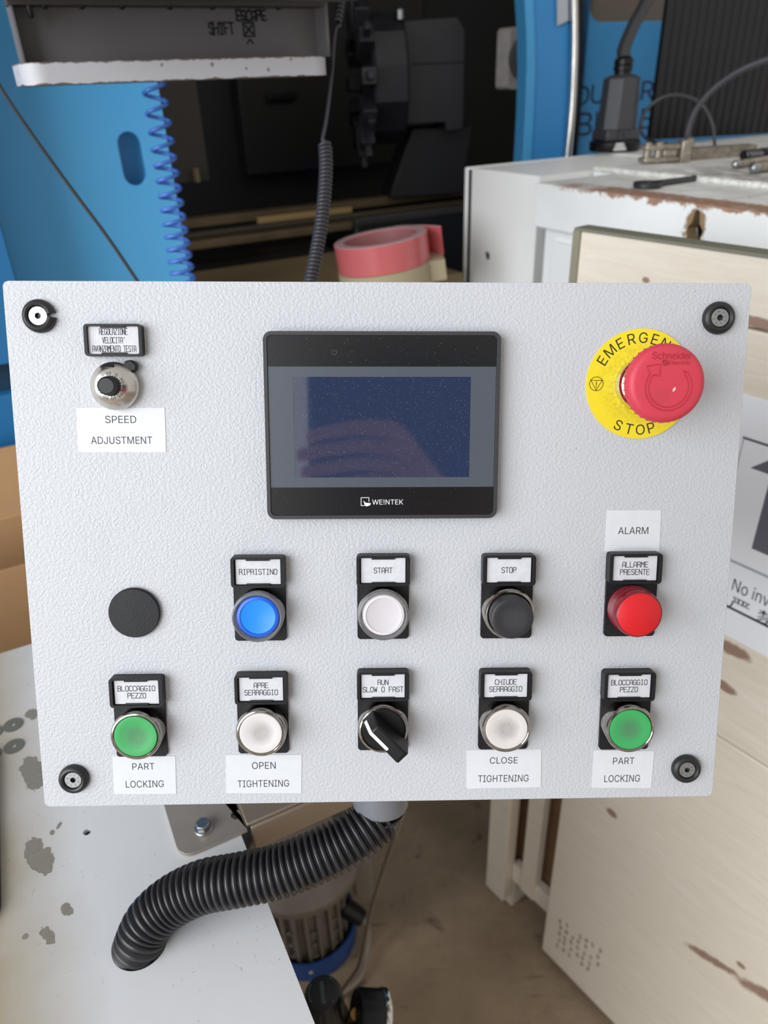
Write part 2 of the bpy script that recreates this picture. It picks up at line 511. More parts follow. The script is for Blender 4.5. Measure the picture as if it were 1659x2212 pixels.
# front bed cover (tan), seen at the lower edge above the panel
q0 = onlat(410, 588, 2, 1.215)
mb = MB(); mb.box(.006, .56, .012, q0.y, 1.17, 1.215); mb.obj('front_cover', mat('tan_bed_cover', (134, 114, 84), .5, vary=(6, .5, (96, 82, 62))), lathe, bevel=.004)
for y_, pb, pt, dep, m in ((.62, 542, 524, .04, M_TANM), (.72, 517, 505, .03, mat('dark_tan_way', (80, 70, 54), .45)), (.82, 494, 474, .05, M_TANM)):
    z0, z1 = onlat(412, pb, 1, y_).z, onlat(412, pt, 1, y_).z
    mb = MB(); mb.box(.006, 1.5, y_, y_+dep, z0, z1); mb.obj('bed_rail', m, lathe, bevel=.003)
x0, x1 = onlat(556, 478, 1, .815).x, onlat(760, 450, 1, .815).x
mb = MB(); mb.box(x0, x1, .812, .8195, onlat(556, 488, 1, .815).z, onlat(556, 470, 1, .815).z); mb.obj('pale_way', mat('pale_tan_way', (196, 166, 116), .35), lathe, bevel=.002)  # paler tan strip along part of the rear rail
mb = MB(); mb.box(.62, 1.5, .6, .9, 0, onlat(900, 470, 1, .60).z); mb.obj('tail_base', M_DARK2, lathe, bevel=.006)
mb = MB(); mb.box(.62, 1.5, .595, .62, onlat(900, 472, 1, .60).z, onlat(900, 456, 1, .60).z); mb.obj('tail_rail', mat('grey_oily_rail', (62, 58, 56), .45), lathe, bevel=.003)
# brownish pillar and inner door panels on the left
a = onlat(390, 300, 1, .55)
mb = MB(); mb.box(a.x-.12, a.x+.052, .55, .7, 1.17+.20, 2.9); mb.obj('pillar', mat('brown_pillar', (46, 40, 33), .6), lathe)
mb = MB(); b = onlat(424, 378, 1, .54); mb.box(b.x-.004, b.x+.004, .53, .55, b.z-.014, b.z+.014, M=None); mb.obj('pillar_clip', mat('tan_clip', (112, 98, 70), .5), lathe)
a = onlat(575, 180, 1, 1.42); b = onlat(660, 410, 1, 1.42)
mb = MB(); mb.box(a.x-.1, a.x+.62, 1.42, 1.49, 1.28, 2.6, 0); mb.obj('inner_door', mat('inner_door_paint', (24, 21, 20), .5), lathe, bevel=.008)
a = onlat(580, 210, 1, 1.40); b = onlat(640, 212, 1, 1.40)
mb = MB(); mb.box(a.x, b.x, 1.395, 1.42, a.z-.012, a.z+.012); mb.obj('door_slot', M_BLACK2, lathe, bevel=.004)

# ---- blue guard plate at the left with an oblong hole
M_BLUE = mat('blue_machine_paint', (92, 184, 240), .38, vary=(3, .4, (80, 172, 230)), bump=(260, .0001))
GRD = frame((-.31, 1.225, 0), 62)
e1 = loc_on(GRD, 345, 180, 1, 0); e2 = loc_on(GRD, 408, 600, 1, 0)
xe = (e1.x+e2.x)/2
guard = thing('guard_plate', 'blue painted steel guard plate with an oblong hole, behind the coiled blue hose', 'guard', GRD)
s0 = loc_on(GRD, 280, 312, 1, 0); s1 = loc_on(GRD, 292, 375, 1, 0)
sx = (s0.x+s1.x)/2; sr = .0165
slot = [(sx+sr*math.cos(math.radians(a_)), s0.z+sr*math.sin(math.radians(a_))) for a_ in range(0, 181, 15)] + [(sx+sr*math.cos(math.radians(a_)), s1.z+sr*math.sin(math.radians(a_))) for a_ in range(180, 361, 15)]
GX = Matrix(((1, 0, 0, 0), (0, 0, -1, 0), (0, 1, 0, 0), (0, 0, 0, 1)))   # prism z -> -y
mb = MB(); mb.prism([(-.55, .05), (xe, .05), (xe, 2.3), (-.55, 2.3)], -.012, 0, [slot], M=GX)
mb.obj('front_plate', M_BLUE, guard, bevel=.0015)
mb = MB(); mb.box(-.55, xe-.012, .045, .05, .05, 2.3); mb.obj('inner_sheet', M_BLUE, guard)
mb = MB(); mb.box(-.56, -.55, 0.0, .05, .05, 2.3); mb.box(-.56, xe-.1, 0.004, .046, 0, .06); mb.obj('plate_foot', M_BLUE, guard)

# ---- blue corner column at the far left, split by a dark joint
n0 = P(36, 605, .97)
COLM = frame((n0.x, n0.y, 0), 62)
colm = thing('corner_column', 'blue sheet metal corner column with a dark horizontal joint, at the left edge behind the panel', 'machine column', COLM)
za = loc_on(COLM, 30, 785, 1, 0).z; zb = loc_on(COLM, 30, 850, 1, 0).z
M_BLUE2 = mat('blue_column_paint', (38, 112, 166), .42, vary=(5, .4, (32, 102, 154)))
mb = MB(); mb.box(-.4, 0, 0, .10, za, 2.3); mb.obj('upper_panel', M_BLUE2, colm, bevel=.002)
mb = MB(); mb.box(-.4, 0, 0, .10, 0, zb); mb.obj('lower_panel', M_BLUE2, colm, bevel=.002)
mb = MB(); mb.box(-.4, -.012, .02, .10, zb, za); mb.obj('joint_strip', mat('dark_teal_joint', (14, 52, 78), .5), colm)

# ---- electrical cabinets at the right (local x along their front towards the viewer, y to the back right)
K0 = Zp(1003, 361, 1.40)
CAB = frame((K0.x, K0.y, 1.40), 151.7)      # z = 0 on the top; y axis = Z x X
def oncab(px, py, axis, val): return loc_on(CAB, px, py, axis, val)
M_WHITE = mat('cabinet_white', (251, 251, 248), .42, vary=(6, .2, (240, 240, 234)), bump=(300, .0001))
M_GAP = mat('black_gasket', (20, 20, 18), .7)
narrow = thing('narrow_cabinet', 'narrow white steel cabinet with a small round hole, beside the rusty cabinet', 'cabinet', CAB)
hx = oncab(1052, 553, 1, 0)
mb = MB(); mb.box(0, .011, 0, .34, -1.38, 0.0); mb.obj('door', M_WHITE, narrow, bevel=.003)
mb = MB(); mb.box(.0115, .0255, .003, .33, -1.38, -.004); mb.obj('gasket', M_GAP, narrow)
mb = MB(); XZ = Matrix(((1, 0, 0, 0), (0, 0, -1, 0), (0, 1, 0, 0), (0, 0, 0, 1)))
mb.prism([(.026, -1.38), (.225, -1.38), (.225, 0), (.026, 0)], -.34, 0, [circ(hx.x, hx.z, .0085, 20)], M=XZ)
mb.obj('body', M_WHITE, narrow)
mb = MB(); mb.prism(circ(hx.x, hx.z, .0084, 20), -.010, -.004, M=XZ); mb.obj('hole_shade_disc', M_GAP, narrow)  # black disc stands in for the shade inside the hole
mb = MB(); mb.box(0, .225, .01, .33, -1.4, -1.375); mb.obj('plinth', M_GAP, narrow)

t = NT('rusty_white_paint')
x = t.xyz()
en = t.math('MULTIPLY', t.math('SUBTRACT', t.noise(55, 5, .6), .5), .03)
rust_top = t.math('MULTIPLY', t.math('MULTIPLY', t.step(t.math('ADD', x[1], en), -.008, -.014), t.step(t.math('ADD', x[2], en), -.006, -.002)), t.step(t.math('ADD', x[0], t.math('MULTIPLY', t.noise(12, 3), .2)), .42, .50))
hq = oncab(1500, 492, 1, -.06)
dx = t.math('SUBTRACT', x[0], hq.x); dz = t.math('SUBTRACT', x[2], hq.z)
rr_ = t.math('SQRT', t.math('ADD', t.math('MULTIPLY', dx, dx), t.math('MULTIPLY', t.math('MULTIPLY', dz, dz), .4)))
rust_h = t.step(t.math('ADD', rr_, t.math('MULTIPLY', t.math('SUBTRACT', t.noise(120, 4), .5), .02)), .019, .014)
dirt_top = t.math('MULTIPLY', t.step(x[2], -.002, 0.0), t.step(t.noise(12, 5, .6), .35, .65))
far_top = t.math('MULTIPLY', t.math('MULTIPLY', t.math('MULTIPLY', t.step(x[2], .001, .004), t.step(x[0], .28, .42)), t.step(t.noise(22, 5, .65, stretch=(1, 4, 1)), .42, .62)), .85)
c = t.mix(t.math('MULTIPLY', t.step(t.noise(9, 4), .45, .8), .3), lin((243, 244, 243)), lin((226, 226, 221)))
c = t.mix(t.math('MULTIPLY', dirt_top, .5), c, lin((166, 158, 146)))
c = t.mix(far_top, c, lin((96, 84, 66)))
c = t.mix(rust_top, c, t.mix(t.noise(90, 4), lin((146, 108, 88)), lin((182, 148, 128))))
c = t.mix(rust_h, c, lin((150, 124, 92)))
t.base(c); t.rough(.5); t.bump(t.math('SUBTRACT', t.math('MULTIPLY', t.noise(200, 3), .15), rust_top), .0006)
M_RUST = t.m
big = thing('electrical_cabinet', 'large white electrical cabinet with a rusty top edge and a torn hole, behind the crate', 'cabinet', CAB)
hole_o = [(hq.x + (.0115 if k % 3 else .0135)*math.cos(2*PI*k/18) * (1.0 if math.sin(2*PI*k/18) < .1 else .55), hq.z - .003 + .025*math.sin(2*PI*k/18)) for k in range(18)]
X1 = .95
mb = MB(); mb.prism([(.288, -.066), (X1, -.066), (X1, 0), (.288, 0)], .036, .060, [hole_o], M=XZ); mb.obj('top_band', M_RUST, big, bevel=.003)
mb = MB(); mb.box(.300, X1, -.045, -.03, -1.38, -.064); mb.obj('front_panel', M_RUST, big, bevel=.003)
mb = MB(); mb.box(.325, X1, -.050, -.044, -1.3, -.085); mb.obj('door', M_RUST, big, bevel=.002)
mb = MB(); mb.box(.30, X1, -.03, .9, -1.38, -.012); mb.obj('body', mat('cabinet_inside', (16, 15, 14), .7), big)
mb = MB(); mb.box(X1, X1+.012, -.05, .9, -1.38, -.002); mb.obj('end_panel', M_RUST, big)
mb = MB(); mb.box(.288, X1, -.04, .115, -.0118, 0); mb.obj('top_sheet', M_RUST, big, bevel=.002)
mb = MB(); mb.box(.232, X1, .1155, .9, -.02, .004); mb.box(0, .2325, .345, .9, -1.38, .004); mb.obj('rear_top', M_RUST, big, bevel=.002)
# welded seam: two bright ridges
q = [bez([(.235, .118, .004), (.6, .12, .005), (X1, .12, .005)], 40)]
mb = MB()
for yy, r_ in ((.117, .0045), (.129, .0035)):
    pts = [(.235 + (X1-.235)*k/160, yy + random.uniform(-.0008, .0008), .003) for k in range(161)]
    mb.tube(pts, [r_*random.uniform(.75, 1.15) for _ in pts], 8)
tag(mb.obj('weld_seam', mat('white_painted_weld', (236, 236, 230), .5, vary=(160, .5, (150, 142, 124))), big), 'white painted weld bead')
mb = MB(); mb.box(.3, X1, -.02, .88, -1.4, -1.375); mb.obj('plinth', M_GAP, big)

# ---- wooden crate in front of the cabinet (local x along its face towards the viewer, y into the crate, z up)
CR0 = Zp(1180, 2080, 0.0)
CRT = frame((CR0.x, CR0.y, 0), 143.0)
def oncrt(px, py, yv=0.0): return loc_on(CRT, px, py, 1, yv)
t = NT('pale_planed_wood')
gr = t.noise(9, 5, .6, 1.4, stretch=(1, 1, 10))
c = t.mix(t.step(gr, .3, .7), lin((230, 222, 208)), lin((221, 210, 193)))
c = t.mix(t.math('MULTIPLY', t.step(t.noise(26, 4, .6, stretch=(1, 1, 16)), .55, .75), .35), c, lin((206, 190, 166)))
x = t.xyz()
def kn(px, py, r, warp=.4, ws=60, rot=0.0):
    q = oncrt(px, py)
    dx = t.math('SUBTRACT', x[0], q.x); dz = t.math('SUBTRACT', x[2], q.z)
    if rot:
        ca, sa = math.cos(rot), math.sin(rot)
        dx, dz = t.math('ADD', t.math('MULTIPLY', dx, ca), t.math('MULTIPLY', dz, sa)), t.math('SUBTRACT', t.math('MULTIPLY', dz, ca), t.math('MULTIPLY', dx, sa))
    qq = t.math('ADD', t.math('POWER', t.math('ABSOLUTE', t.math('DIVIDE', dx, r[0])), 2.0), t.math('POWER', t.math('ABSOLUTE', t.math('DIVIDE', dz, r[1])), 2.0))
    return t.step(t.math('ADD', qq, t.math('MULTIPLY', t.math('SUBTRACT', t.noise(ws, 4), .5), warp*4)), 1.1, .4)
ks = None
for a_ in (((1322, 1757), (.011, .009), .3, 90), ((1535, 2072), (.045, .010), .5, 60, .35), ((1600, 2085), (.008, .006), .3, 90), ((1655, 2150), (.05, .014), .5, 60, .4), ((1395, 605), (.005, .004), .3, 120), ((1560, 1480), (.022, .008), .8, 40), ((1575, 1400), (.03, .010), .9, 30), ((1650, 700), (.05, .006), .6, 40)):
    b_ = kn(a_[0][0], a_[0][1], *a_[1:]); ks = b_ if ks is None else t.math('MAXIMUM', ks, b_)
c = t.mix(t.math('MULTIPLY', ks, .8), c, lin((122, 80, 58)))
t.base(c); t.rough(.6); t.bump(gr, .0006); M_WOOD = t.m
M_WOODD = mat('brown_wood', (122, 92, 66), .6, vary=(30, .5, (90, 64, 44)))
crate = thing('wooden_crate', 'pale wooden crate with a handling label and stamped marks, standing on the floor', 'crate', CRT)
zs = [.03, oncrt(1600, 1622).z, oncrt(1642, 715).z, oncrt(1400, 517).z]
xt = oncrt(1248, 497).x; xb = oncrt(1190, 1900).x
XE = .42
for i in range(3):
    mb = MB(); mb.box(xb if i == 0 else xt + (.002 if i == 1 else 0), XE, 0, .02, zs[i]+(.0012 if i else 0), zs[i+1]-.0012)
    mb.obj('plank', M_WOOD, crate, bevel=.002)
# end frame: outer post, inner post, rail, dark inner board
def crx(px, py, yv): return oncrt(px, py, yv).x
pl0, pl1 = crx(1057, 1760, .0), crx(1101, 1760, .0)
mb = MB(); mb.box(pl0, pl1, 0, .03, .05, 1.20); mb.obj('corner_post', M_WOOD, crate, bevel=.003)
mb = MB(); mb.box(crx(1143, 1760, .02), crx(1176, 1760, .02), .014, .035, .12, 1.20); mb.obj('inner_post', M_WOOD, crate, bevel=.002)
mb = MB(); mb.box(pl1, xb, .02, .04, .115, .165); mb.obj('bottom_rail', M_WOOD, crate, bevel=.002)
mb = MB(); mb.box(pl0+.004, XE, .042, .054, .12, 1.2); mb.obj('inner_board', M_WOODD, crate)
mb = MB(); mb.box(pl0+.01, XE, .06, .15, .1, 1.15); mb.obj('inner_box', M_WOODD, crate)
for xx in (xb+.05, XE-.12):
    mb = MB(); mb.box(xx, xx+.09, .056, .15, 0, .1); mb.obj('skid_block', M_WOOD, crate, bevel=.003)
mb = MB(); mb.box(pl0, pl1, .031, .15, 0, .098); mb.obj('skid_block', M_WOOD, crate, bevel=.003)
mb = MB(); mb.box(xt-.003, XE, -.0025, .022, zs[3]-.001, zs[3]+.002); mb.obj('edge_strip', mat('grey_edge_strip', (120, 118, 104), .5), crate)
# lead-in strip of thin grey steel at the left edge of the top plank
mb = MB(); mb.box(xt-.004, xt+.006, -.003, .02, zs[2]+.003, zs[3]-.001); mb.obj('corner_strip', mat('grey_corner_strip', (138, 134, 116), .5), crate)
# stamped marks (too worn to read)
mb = MB()
A0 = oncrt(1190, 1985); A1 = oncrt(1325, 2130)
random.seed(3)
for r_ in range(7):
    for k in range(5):
        if random.random() < .16: continue
        xx = A0.x + .02 + r_*.0145 + random.uniform(-.002, .002); zz = .085 + k*.02 + r_*.004 + random.uniform(-.002, .002)
        for j in range(3):
            mb.box(xx + random.uniform(-.002, .002), xx + random.uniform(.0035, .006), -.0006, 0.0, zz + j*.0042, zz + j*.0042 + .0026)
mb.obj('stamp_print', mat('faded_grey_ink', (148, 136, 124), .7), crate)
# handling label
LB = oncrt(1575, 1375); LT = oncrt(1610, 852)
lx0 = LT.x - .010; lz0, lz1 = LB.z, LT.z
XZ2 = Matrix(((1, 0, 0, 0), (0, 0, -1, 0), (0, 1, 0, 0), (0, 0, 0, 1)))
mb = MB()
lw = .17
mb.prism([(lx0, lz0), (lx0+lw, lz0), (lx0+lw, lz1), (lx0, lz1)], 0, .0006, mi=0, M=XZ2)
lab_uv = lambda px, py: (oncrt(px, py).x, oncrt(px, py).z)
fr = lab_uv(1608, 945); fb = lab_uv(1585, 1212); 
bx0 = fr[0]; bx1 = lx0 + lw - (bx0-lx0)
mb.strip([(bx0, fr[1]), (bx1, fr[1])], .0028, .0009, 1, XZ2)
mb.strip([(bx0, fr[1]), (bx0, fb[1])], .0010, .0009, 2, XZ2)
mb.strip([(lx0+.004, fb[1]), (lx0+lw-.004, fb[1])], .0030, .0009, 2, XZ2)
b1 = lab_uv(1580, 1313); mb.strip([(lx0+.002, b1[1]), (lx0+lw-.002, b1[1])], .0032, .0009, 3, XZ2)
# two upward arrows over a base line
tip = lab_uv(1622, 1010); bot = lab_uv(1592, 1170); wid = .014
for k in range(2):
    cx = tip[0] + .033 + k*.072
    mb.poly([(cx-.011, bot[1]), (cx+.011, bot[1]), (cx+.011, tip[1]), (cx+.033, tip[1]), (cx, tip[1]+.030), (cx-.033, tip[1]), (cx-.011, tip[1])], .0009, 1, XZ2)
tx = lab_uv(1583, 1265); th = .018
tw = (lab_uv(1659, 1306)[0] - tx[0])/.49
put_text(mb, 'No inversion', tx[0] + tw/2, lab_uv(1610, 1273)[1], tw, .0165, .0009, 3, XZ2, bold=.02)
cn = lab_uv(1600, 1310)
put_text(mb, '\u4e25 \u7981 \u5012 \u7f6e', lab_uv(1580, 1290)[0] + .06, lab_uv(1610, 1312)[1], .12, .0165, .0009, 3, XZ2, bold=.01, default=True)
tag(mb.obj('handling_label', [mat('glossy_white_label', (240, 243, 250), .4), mat('grey_arrow_ink', (104, 104, 116), .4), mat('pale_grey_ink', (168, 172, 186), .4), mat('dark_ink', (54, 56, 62), .4)], crate), 'white paper label with grey up arrow reading No inversion')

# ================================================================ CONTROL PANEL (local units: mm, u right, v up, w out of the face)
_R = ((0.9996, -0.00049, 0.02812), (-0.005, -0.98703, 0.16045), (0.02768, -0.16053, -0.98664))
_t = (-0.84, 25.39, 414.26)
def cam2w(v): return RGT*v[0] - UPV*v[1] + FWD*v[2]
_cols = [cam2w([_R[r][c] for r in range(3)]) for c in range(3)]
_o = CAM + cam2w([q/1000 for q in _t])
PANEL = Matrix(((_cols[0].x, _cols[1].x, _cols[2].x, _o.x), (_cols[0].y, _cols[1].y, _cols[2].y, _o.y),
                (_cols[0].z, _cols[1].z, _cols[2].z, _o.z), (0, 0, 0, 1)))
_rot = PANEL.to_3x3().normalized(); _q = _rot.to_quaternion()
PANEL = Matrix.Translation(_o) @ _q.to_matrix().to_4x4()
def uv(x, y, w=0.0):
    q = loc_on(PANEL, x, y, 2, w/1000)*1000
    return q.x, q.y

panel = thing('control_panel', 'light grey control box with push buttons, touch screen and red emergency stop', 'control panel', PANEL)

# textured powder coat
t = NT('grey_powder_coat')
x = t.xyz()
worm = t.noise(640, 2, 0.5, 0.35)
fine = t.noise(1300, 2)
h = t.math('ADD', t.step(worm, 0.36, 0.66), t.math('MULTIPLY', fine, 0.18))
t.bump(h, 0.00028, 0.55)
dv, dc = t.voro(620)
sel = t.n('ShaderNodeSeparateColor'); t.t.links.new(dc, sel.inputs[0])
speck = t.math('MULTIPLY', t.step(dv, 0.2, 0.08), t.math('MULTIPLY', t.step(sel.outputs[0], 0.90, 0.91), t.step(t.noise(22, 3), 0.46, 0.58)))
smudge = t.math('MULTIPLY', t.step(t.noise(15, 5, 0.65), 0.56, 0.8), 0.22)
edge = t.math('MULTIPLY', t.step(t.math('ADD', t.math('ABSOLUTE', x[1]), t.math('MULTIPLY', t.noise(160, 4), 0.006)), 0.1535, 0.1545), t.step(t.noise(24, 3), 0.63, 0.68))
c = t.mix(smudge, lin((186, 188, 193)), lin((160, 157, 152)))
c = t.mix(t.math('MAXIMUM', t.math('MULTIPLY', speck, 0.8), t.math('MULTIPLY', edge, 0.7)), c, lin((88, 84, 80)))
t.base(c); t.rough(0.42)
M_PANEL = t.m
# enclosure: sheet steel box with a closed front
mb = MB()
mb.prism(rrect(-200, 200, -150, 150, 3.2, 4), -120, 0)
tag(mb.obj('enclosure', M_PANEL, panel, scale=MM, bevel=0.0026, seg=3, smooth=60))

# corner screws in rubber washers
for i, (px, py) in enumerate(((81, 682), (1556, 686), (157, 1686), (1485, 1664))):
    cx, cy = uv(px, py, 3.2)
    mb = MB()
    prof = [(8.6, 0), (8.75, 1.2), (8.4, 2.8), (7.4, 3.9), (6.4, 4.2), (5.4, 3.7), (5.0, 2.6), (4.9, 0.2)]
    if i == 0: mb.lathe(prof + [prof[0]], 60, 0, None, math.radians(11), math.radians(355), (cx, cy))
    else: mb.lathe(prof + [prof[0]], 60, 0, None, c=(cx, cy))
    o = tag(mb.obj('corner_washer', M_RUBBER, panel, scale=MM), 'split black rubber washer with a slot' if i == 0 else None)
    mb = MB()
    hexa = [(cx + 1.75*math.cos(PI/3*k+.3), cy + 1.75*math.sin(PI/3*k+.3)) for k in range(6)]
    mb.prism(circ(cx, cy, 4.75, 40), 0.3, 2.9, [hexa])
    mb.poly(hexa, 1.0, 1)
    for k, ch in enumerate('V M C I 0 1 0 9'.split()):
        a = PI/2 - 2*PI*k/8 + i
        put_text(mb, ch, cx + 3.3*math.cos(a), cy + 3.3*math.sin(a), None, 1.15, 2.93, 2, rot=a-PI/2)
    mb.obj('socket_screw', [M_STEEL, M_BLACK2, mat('stamped_grey', (92, 92, 94), 0.5, 0.6)], o, scale=MM)

# paper stickers (corners measured on the face)
def sticker(corners, lines, label):
    pts = [uv(*c) for c in corners]
    mb = MB(); mb.prism(pts, 0.0, 0.28, mi=0)
    for s, px, py, wpx, hpx in lines:
        a = uv(px - wpx/2, py); b = uv(px + wpx/2, py)
        h0 = uv(px, py + hpx/2); h1 = uv(px, py - hpx/2)
        put_text(mb, s, (a[0]+b[0])/2, (h0[1]+h1[1])/2, b[0]-a[0], h1[1]-h0[1], 0.32)
    return tag(mb.obj('sticker', [M_STICK, M_INK], panel, scale=MM), label)
sticker([(165, 881), (356, 881), (359, 977), (170, 977)], [('SPEED', 261, 906, 67, 16), ('ADJUSTMENT', 263, 951, 132, 16)], 'white paper sticker reading SPEED ADJUSTMENT')
sticker([(1311, 1102), (1428, 1102), (1424, 1191), (1306, 1191)], [('ALARM', 1367.5, 1146, 65, 15)], 'white paper sticker reading ALARM')
sticker([(243, 1633), (379, 1633), (381, 1714), (247, 1715)], [('PART', 310, 1655, 48, 14), ('LOCKING', 313, 1693, 82, 15)], 'white sticker reading PART LOCKING at the left')
sticker([(488, 1630), (652, 1630), (651, 1713), (489, 1713)], [('OPEN', 570, 1653, 51, 15), ('TIGHTENING', 569, 1692, 111, 15)], 'white sticker reading OPEN TIGHTENING')
sticker([(1008, 1620), (1169, 1618), (1168, 1700), (1008, 1703)], [('CLOSE', 1088, 1642, 60, 14), ('TIGHTENING', 1087, 1681, 109, 15)], 'white sticker reading CLOSE TIGHTENING')
sticker([(1283, 1620), (1413, 1622), (1406, 1702), (1278, 1701)], [('PART', 1347, 1643, 46, 14), ('LOCKING', 1343.5, 1681, 77, 15)], 'white sticker reading PART LOCKING at the right')

# legend frame: rounded bezel with recessed paper and two clip tabs
def legend(mb, u0, u1, v0, v1, h, bx, by):
    out = rrect(u0, u1, v0, v1, 2.0, 4)
    inn = rrect(u0+bx, u1-bx, v0+by, v1-by, 1.0, 4)
    mb.prism(out, 0, h, [inn], 0)
    mb.prism(rrect(u0+1, u1-1, v0+1, v1-1, 1), 0, h-2.0)
    uc = (u0+u1)/2
    mb.box(uc-6.5, uc+6.5, v1-by-1.0, v1-by+.3, h-1.6, h-.5); mb.box(uc-6.5, uc+6.5, v0+by-.3, v0+by+.9, h-1.6, h-.5)
def legend_paper(parent, u0, u1, v0, v1, z, lines, pitch, lh, gap, w=0.42):
    mb = MB(); mb.box(u0, u1, v0, v1, z-.3, z)
    uc, vc = (u0+u1)/2, (v0+v1)/2
    for i, s in enumerate(lines):
        put_strokes(mb, s, uc, vc + ((len(lines)-1)/2 - i)*gap, pitch, lh, z+.04, w=w)
    return mb.obj('legend', [M_PAPER, M_INK], parent, scale=MM)

mb = MB(); legend(mb, -157.6, -127.3, 110.9, 127.6, 5.2, 1.7, 1.1)
np_ = tag(mb.obj('name_plate', M_BLACK, panel, scale=MM, bevel=0.0005), 'black framed name plate reading REGOLAZIONE VELOCITA AVANZAMENTO TESTA')
legend_paper(np_, -155.8, -129.1, 112.1, 126.4, 3.6, ['REGOLAZIONE', "VELOCITA'", 'AVANZAMENTO TESTA'], 1.36, 3.0, 4.4, 0.32)

# ---- speed dial
DC = (-143.4, 95.3)
t = NT('dial_silver'); t.base(lin((206, 202, 196))); t.b.inputs['Metallic'].default_value = 1.0; t.rough(0.24); M_DIAL = t.m
mb = MB(); mb.lathe([(12.7, 0), (12.7, 4.6), (12.3, 5.4), (9.0, 8.6), (8.7, 8.9), (5.0, 9.6), (4.9, 9.0)], 72, 0, None, c=DC)
dial = tag(mb.obj('speed_dial', M_DIAL, panel, scale=MM), 'silver ten-turn dial with black fluted knob')
mb = MB()
for k in range(50):
    a = 2*PI*k/50; r0 = 7.8 if k % 5 else 7.4
    ca, sa = math.cos(a), math.sin(a)
    pts = [(DC[0]+r*ca + e*-sa*.11, DC[1]+r*sa + e*ca*.11, 9.15 - (r-5)*.19 + .12) for r, e in ((r0, -1), (8.55, -1), (8.55, 1), (r0, 1))]
    mb.add(pts, [(0, 1, 2, 3)], 0)
for k, s in enumerate(('0', '90', '80', '70', '60', '50', '40', '30', '20', '10')):
    a = math.radians(62) - 2*PI*k/10
    put_text(mb, s, DC[0]+6.5*math.cos(a), DC[1]+6.5*math.sin(a), None, 1.7, 9.5, 0, rot=a-PI/2)
mb.obj('scale_marks', M_INK, dial, scale=MM)
mb = MB(); a = math.radians(-24)
mb.add([(DC[0]+r*math.cos(a+e), DC[1]+r*math.sin(a+e), 9.55) for r, e in ((5.4, -.09), (8.2, -.05), (8.2, .06), (5.4, .08))], [(0, 1, 2, 3)])
tag(mb.obj('index_mark', mat('red_marker', (206, 42, 66), 0.5), dial, scale=MM), 'red marker line')
mb = MB(); n = 96
prof = []
ring = lambda r, z, d: [(DC[0]+(r + (d if k % 4 in (0, 1) else -d))*math.cos(2*PI*k/n), DC[1]+(r + (d if k % 4 in (0, 1) else -d))*math.sin(2*PI*k/n), z) for k in range(n)]
vs = ring(5.4, 9.2, .18) + ring(5.1, 11.5, .18) + ring(4.5, 17.2, .18) + ring(4.2, 17.8, 0) + ring(3.9, 17.4, 0)
fs = [(i*n+k, i*n+(k+1) % n, (i+1)*n+(k+1) % n, (i+1)*n+k) for i in range(4) for k in range(n)] + [list(range(4*n, 5*n))]
mb.add(vs, fs)
mb.obj('fluted_knob', M_BLACK2, dial, scale=MM, smooth=30)
mb = MB(); A = math.radians(95)
Mx = align(Vector((DC[0]+10.6*math.cos(A), DC[1]+10.6*math.sin(A), 7.1)), (math.cos(A)*.7, math.sin(A)*.7, .72))
mb.prism(rrect(-2.6, 2.6, -.85, .85, .8, 4), -.3, .25, M=Mx)
mb.obj('turn_window', M_BLACK2, dial, scale=MM)
mb = MB(); mb.prism([(6.5, 10.2), (9.5, 7.4), (13.2, 8.2), (14.0, 11.4), (11.2, 14.0), (8.0, 13.4)], 0.4, 5.2, M=TR(DC[0]-1.4, DC[1]-.2))
mb.obj('brake_lever', M_BLACK, dial, scale=MM, bevel=0.0007)

# ---- touch screen
u0, u1, v0, v1 = -63.4, 63.2, 23.1, 123.9
mb = MB(); out = rrect(u0, u1, v0, v1, 4.6, 8); inn = rrect(u0+2.0, u1-2.0, v0+2.0, v1-2.0, 2.8, 8)
mb.prism(out, 0, 7.2, [inn]); mb.prism(rrect(u0+1, u1-1, v0+1, v1-1, 3, 6), 0, 6.2)
scr = tag(mb.obj('touch_screen', mat('dark_grey_bezel', (46, 46, 49), 0.5, bump=(1200, .00005)), panel, scale=MM, bevel=0.0007, seg=3), 'dark grey framed touch screen, switched off')
def glass_film(name, rgb, rough, dens, coat=0.0):
    t = NT(name)
    d, c_ = t.voro(1500); sp = t.n('ShaderNodeSeparateColor'); t.t.links.new(c_, sp.inputs[0])
    dust = t.math('MULTIPLY', t.step(d, .2, .1), t.step(sp.outputs[0], 1-dens, 1-dens+.004))
    d2, c2 = t.voro(900); sp2 = t.n('ShaderNodeSeparateColor'); t.t.links.new(c2, sp2.inputs[0])
    dust2 = t.math('MULTIPLY', t.step(d2, .16, .1), t.step(sp2.outputs[1], 1-dens*.5, 1-dens*.5+.004))
    f = t.math('MAXIMUM', t.math('MULTIPLY', dust, .4), t.math('MULTIPLY', dust2, .45))
    t.base(t.mix(f, lin(rgb), lin((214, 206, 200)))); t.rough(rough)
    return t.m
F_BLK = glass_film('black_film', (13, 13, 17), 0.28, .05); F_GRY = glass_film('grey_film', (74, 80, 89), 0.3, .03); F_DSP = glass_film('dark_blue_display', (42, 53, 80), 0.05, .34)
F_DSP.node_tree.nodes['Principled BSDF'].inputs['IOR'].default_value = 2.2
mb = MB(); inn = rrect(u0+2.2, u1-2.2, v0+2.2, v1-2.2, 2.6, 8)
va, vb = 40.6, 105.5
mb.prism([p for p in inn if p[1] > 110] + [(u0+2.2, vb), (u1-2.2, vb)], 6.0, 6.5, mi=0)
mb.prism([(u1-2.2, va), (u0+2.2, va)] + [p for p in inn if p[1] < 40], 6.0, 6.5, mi=0)
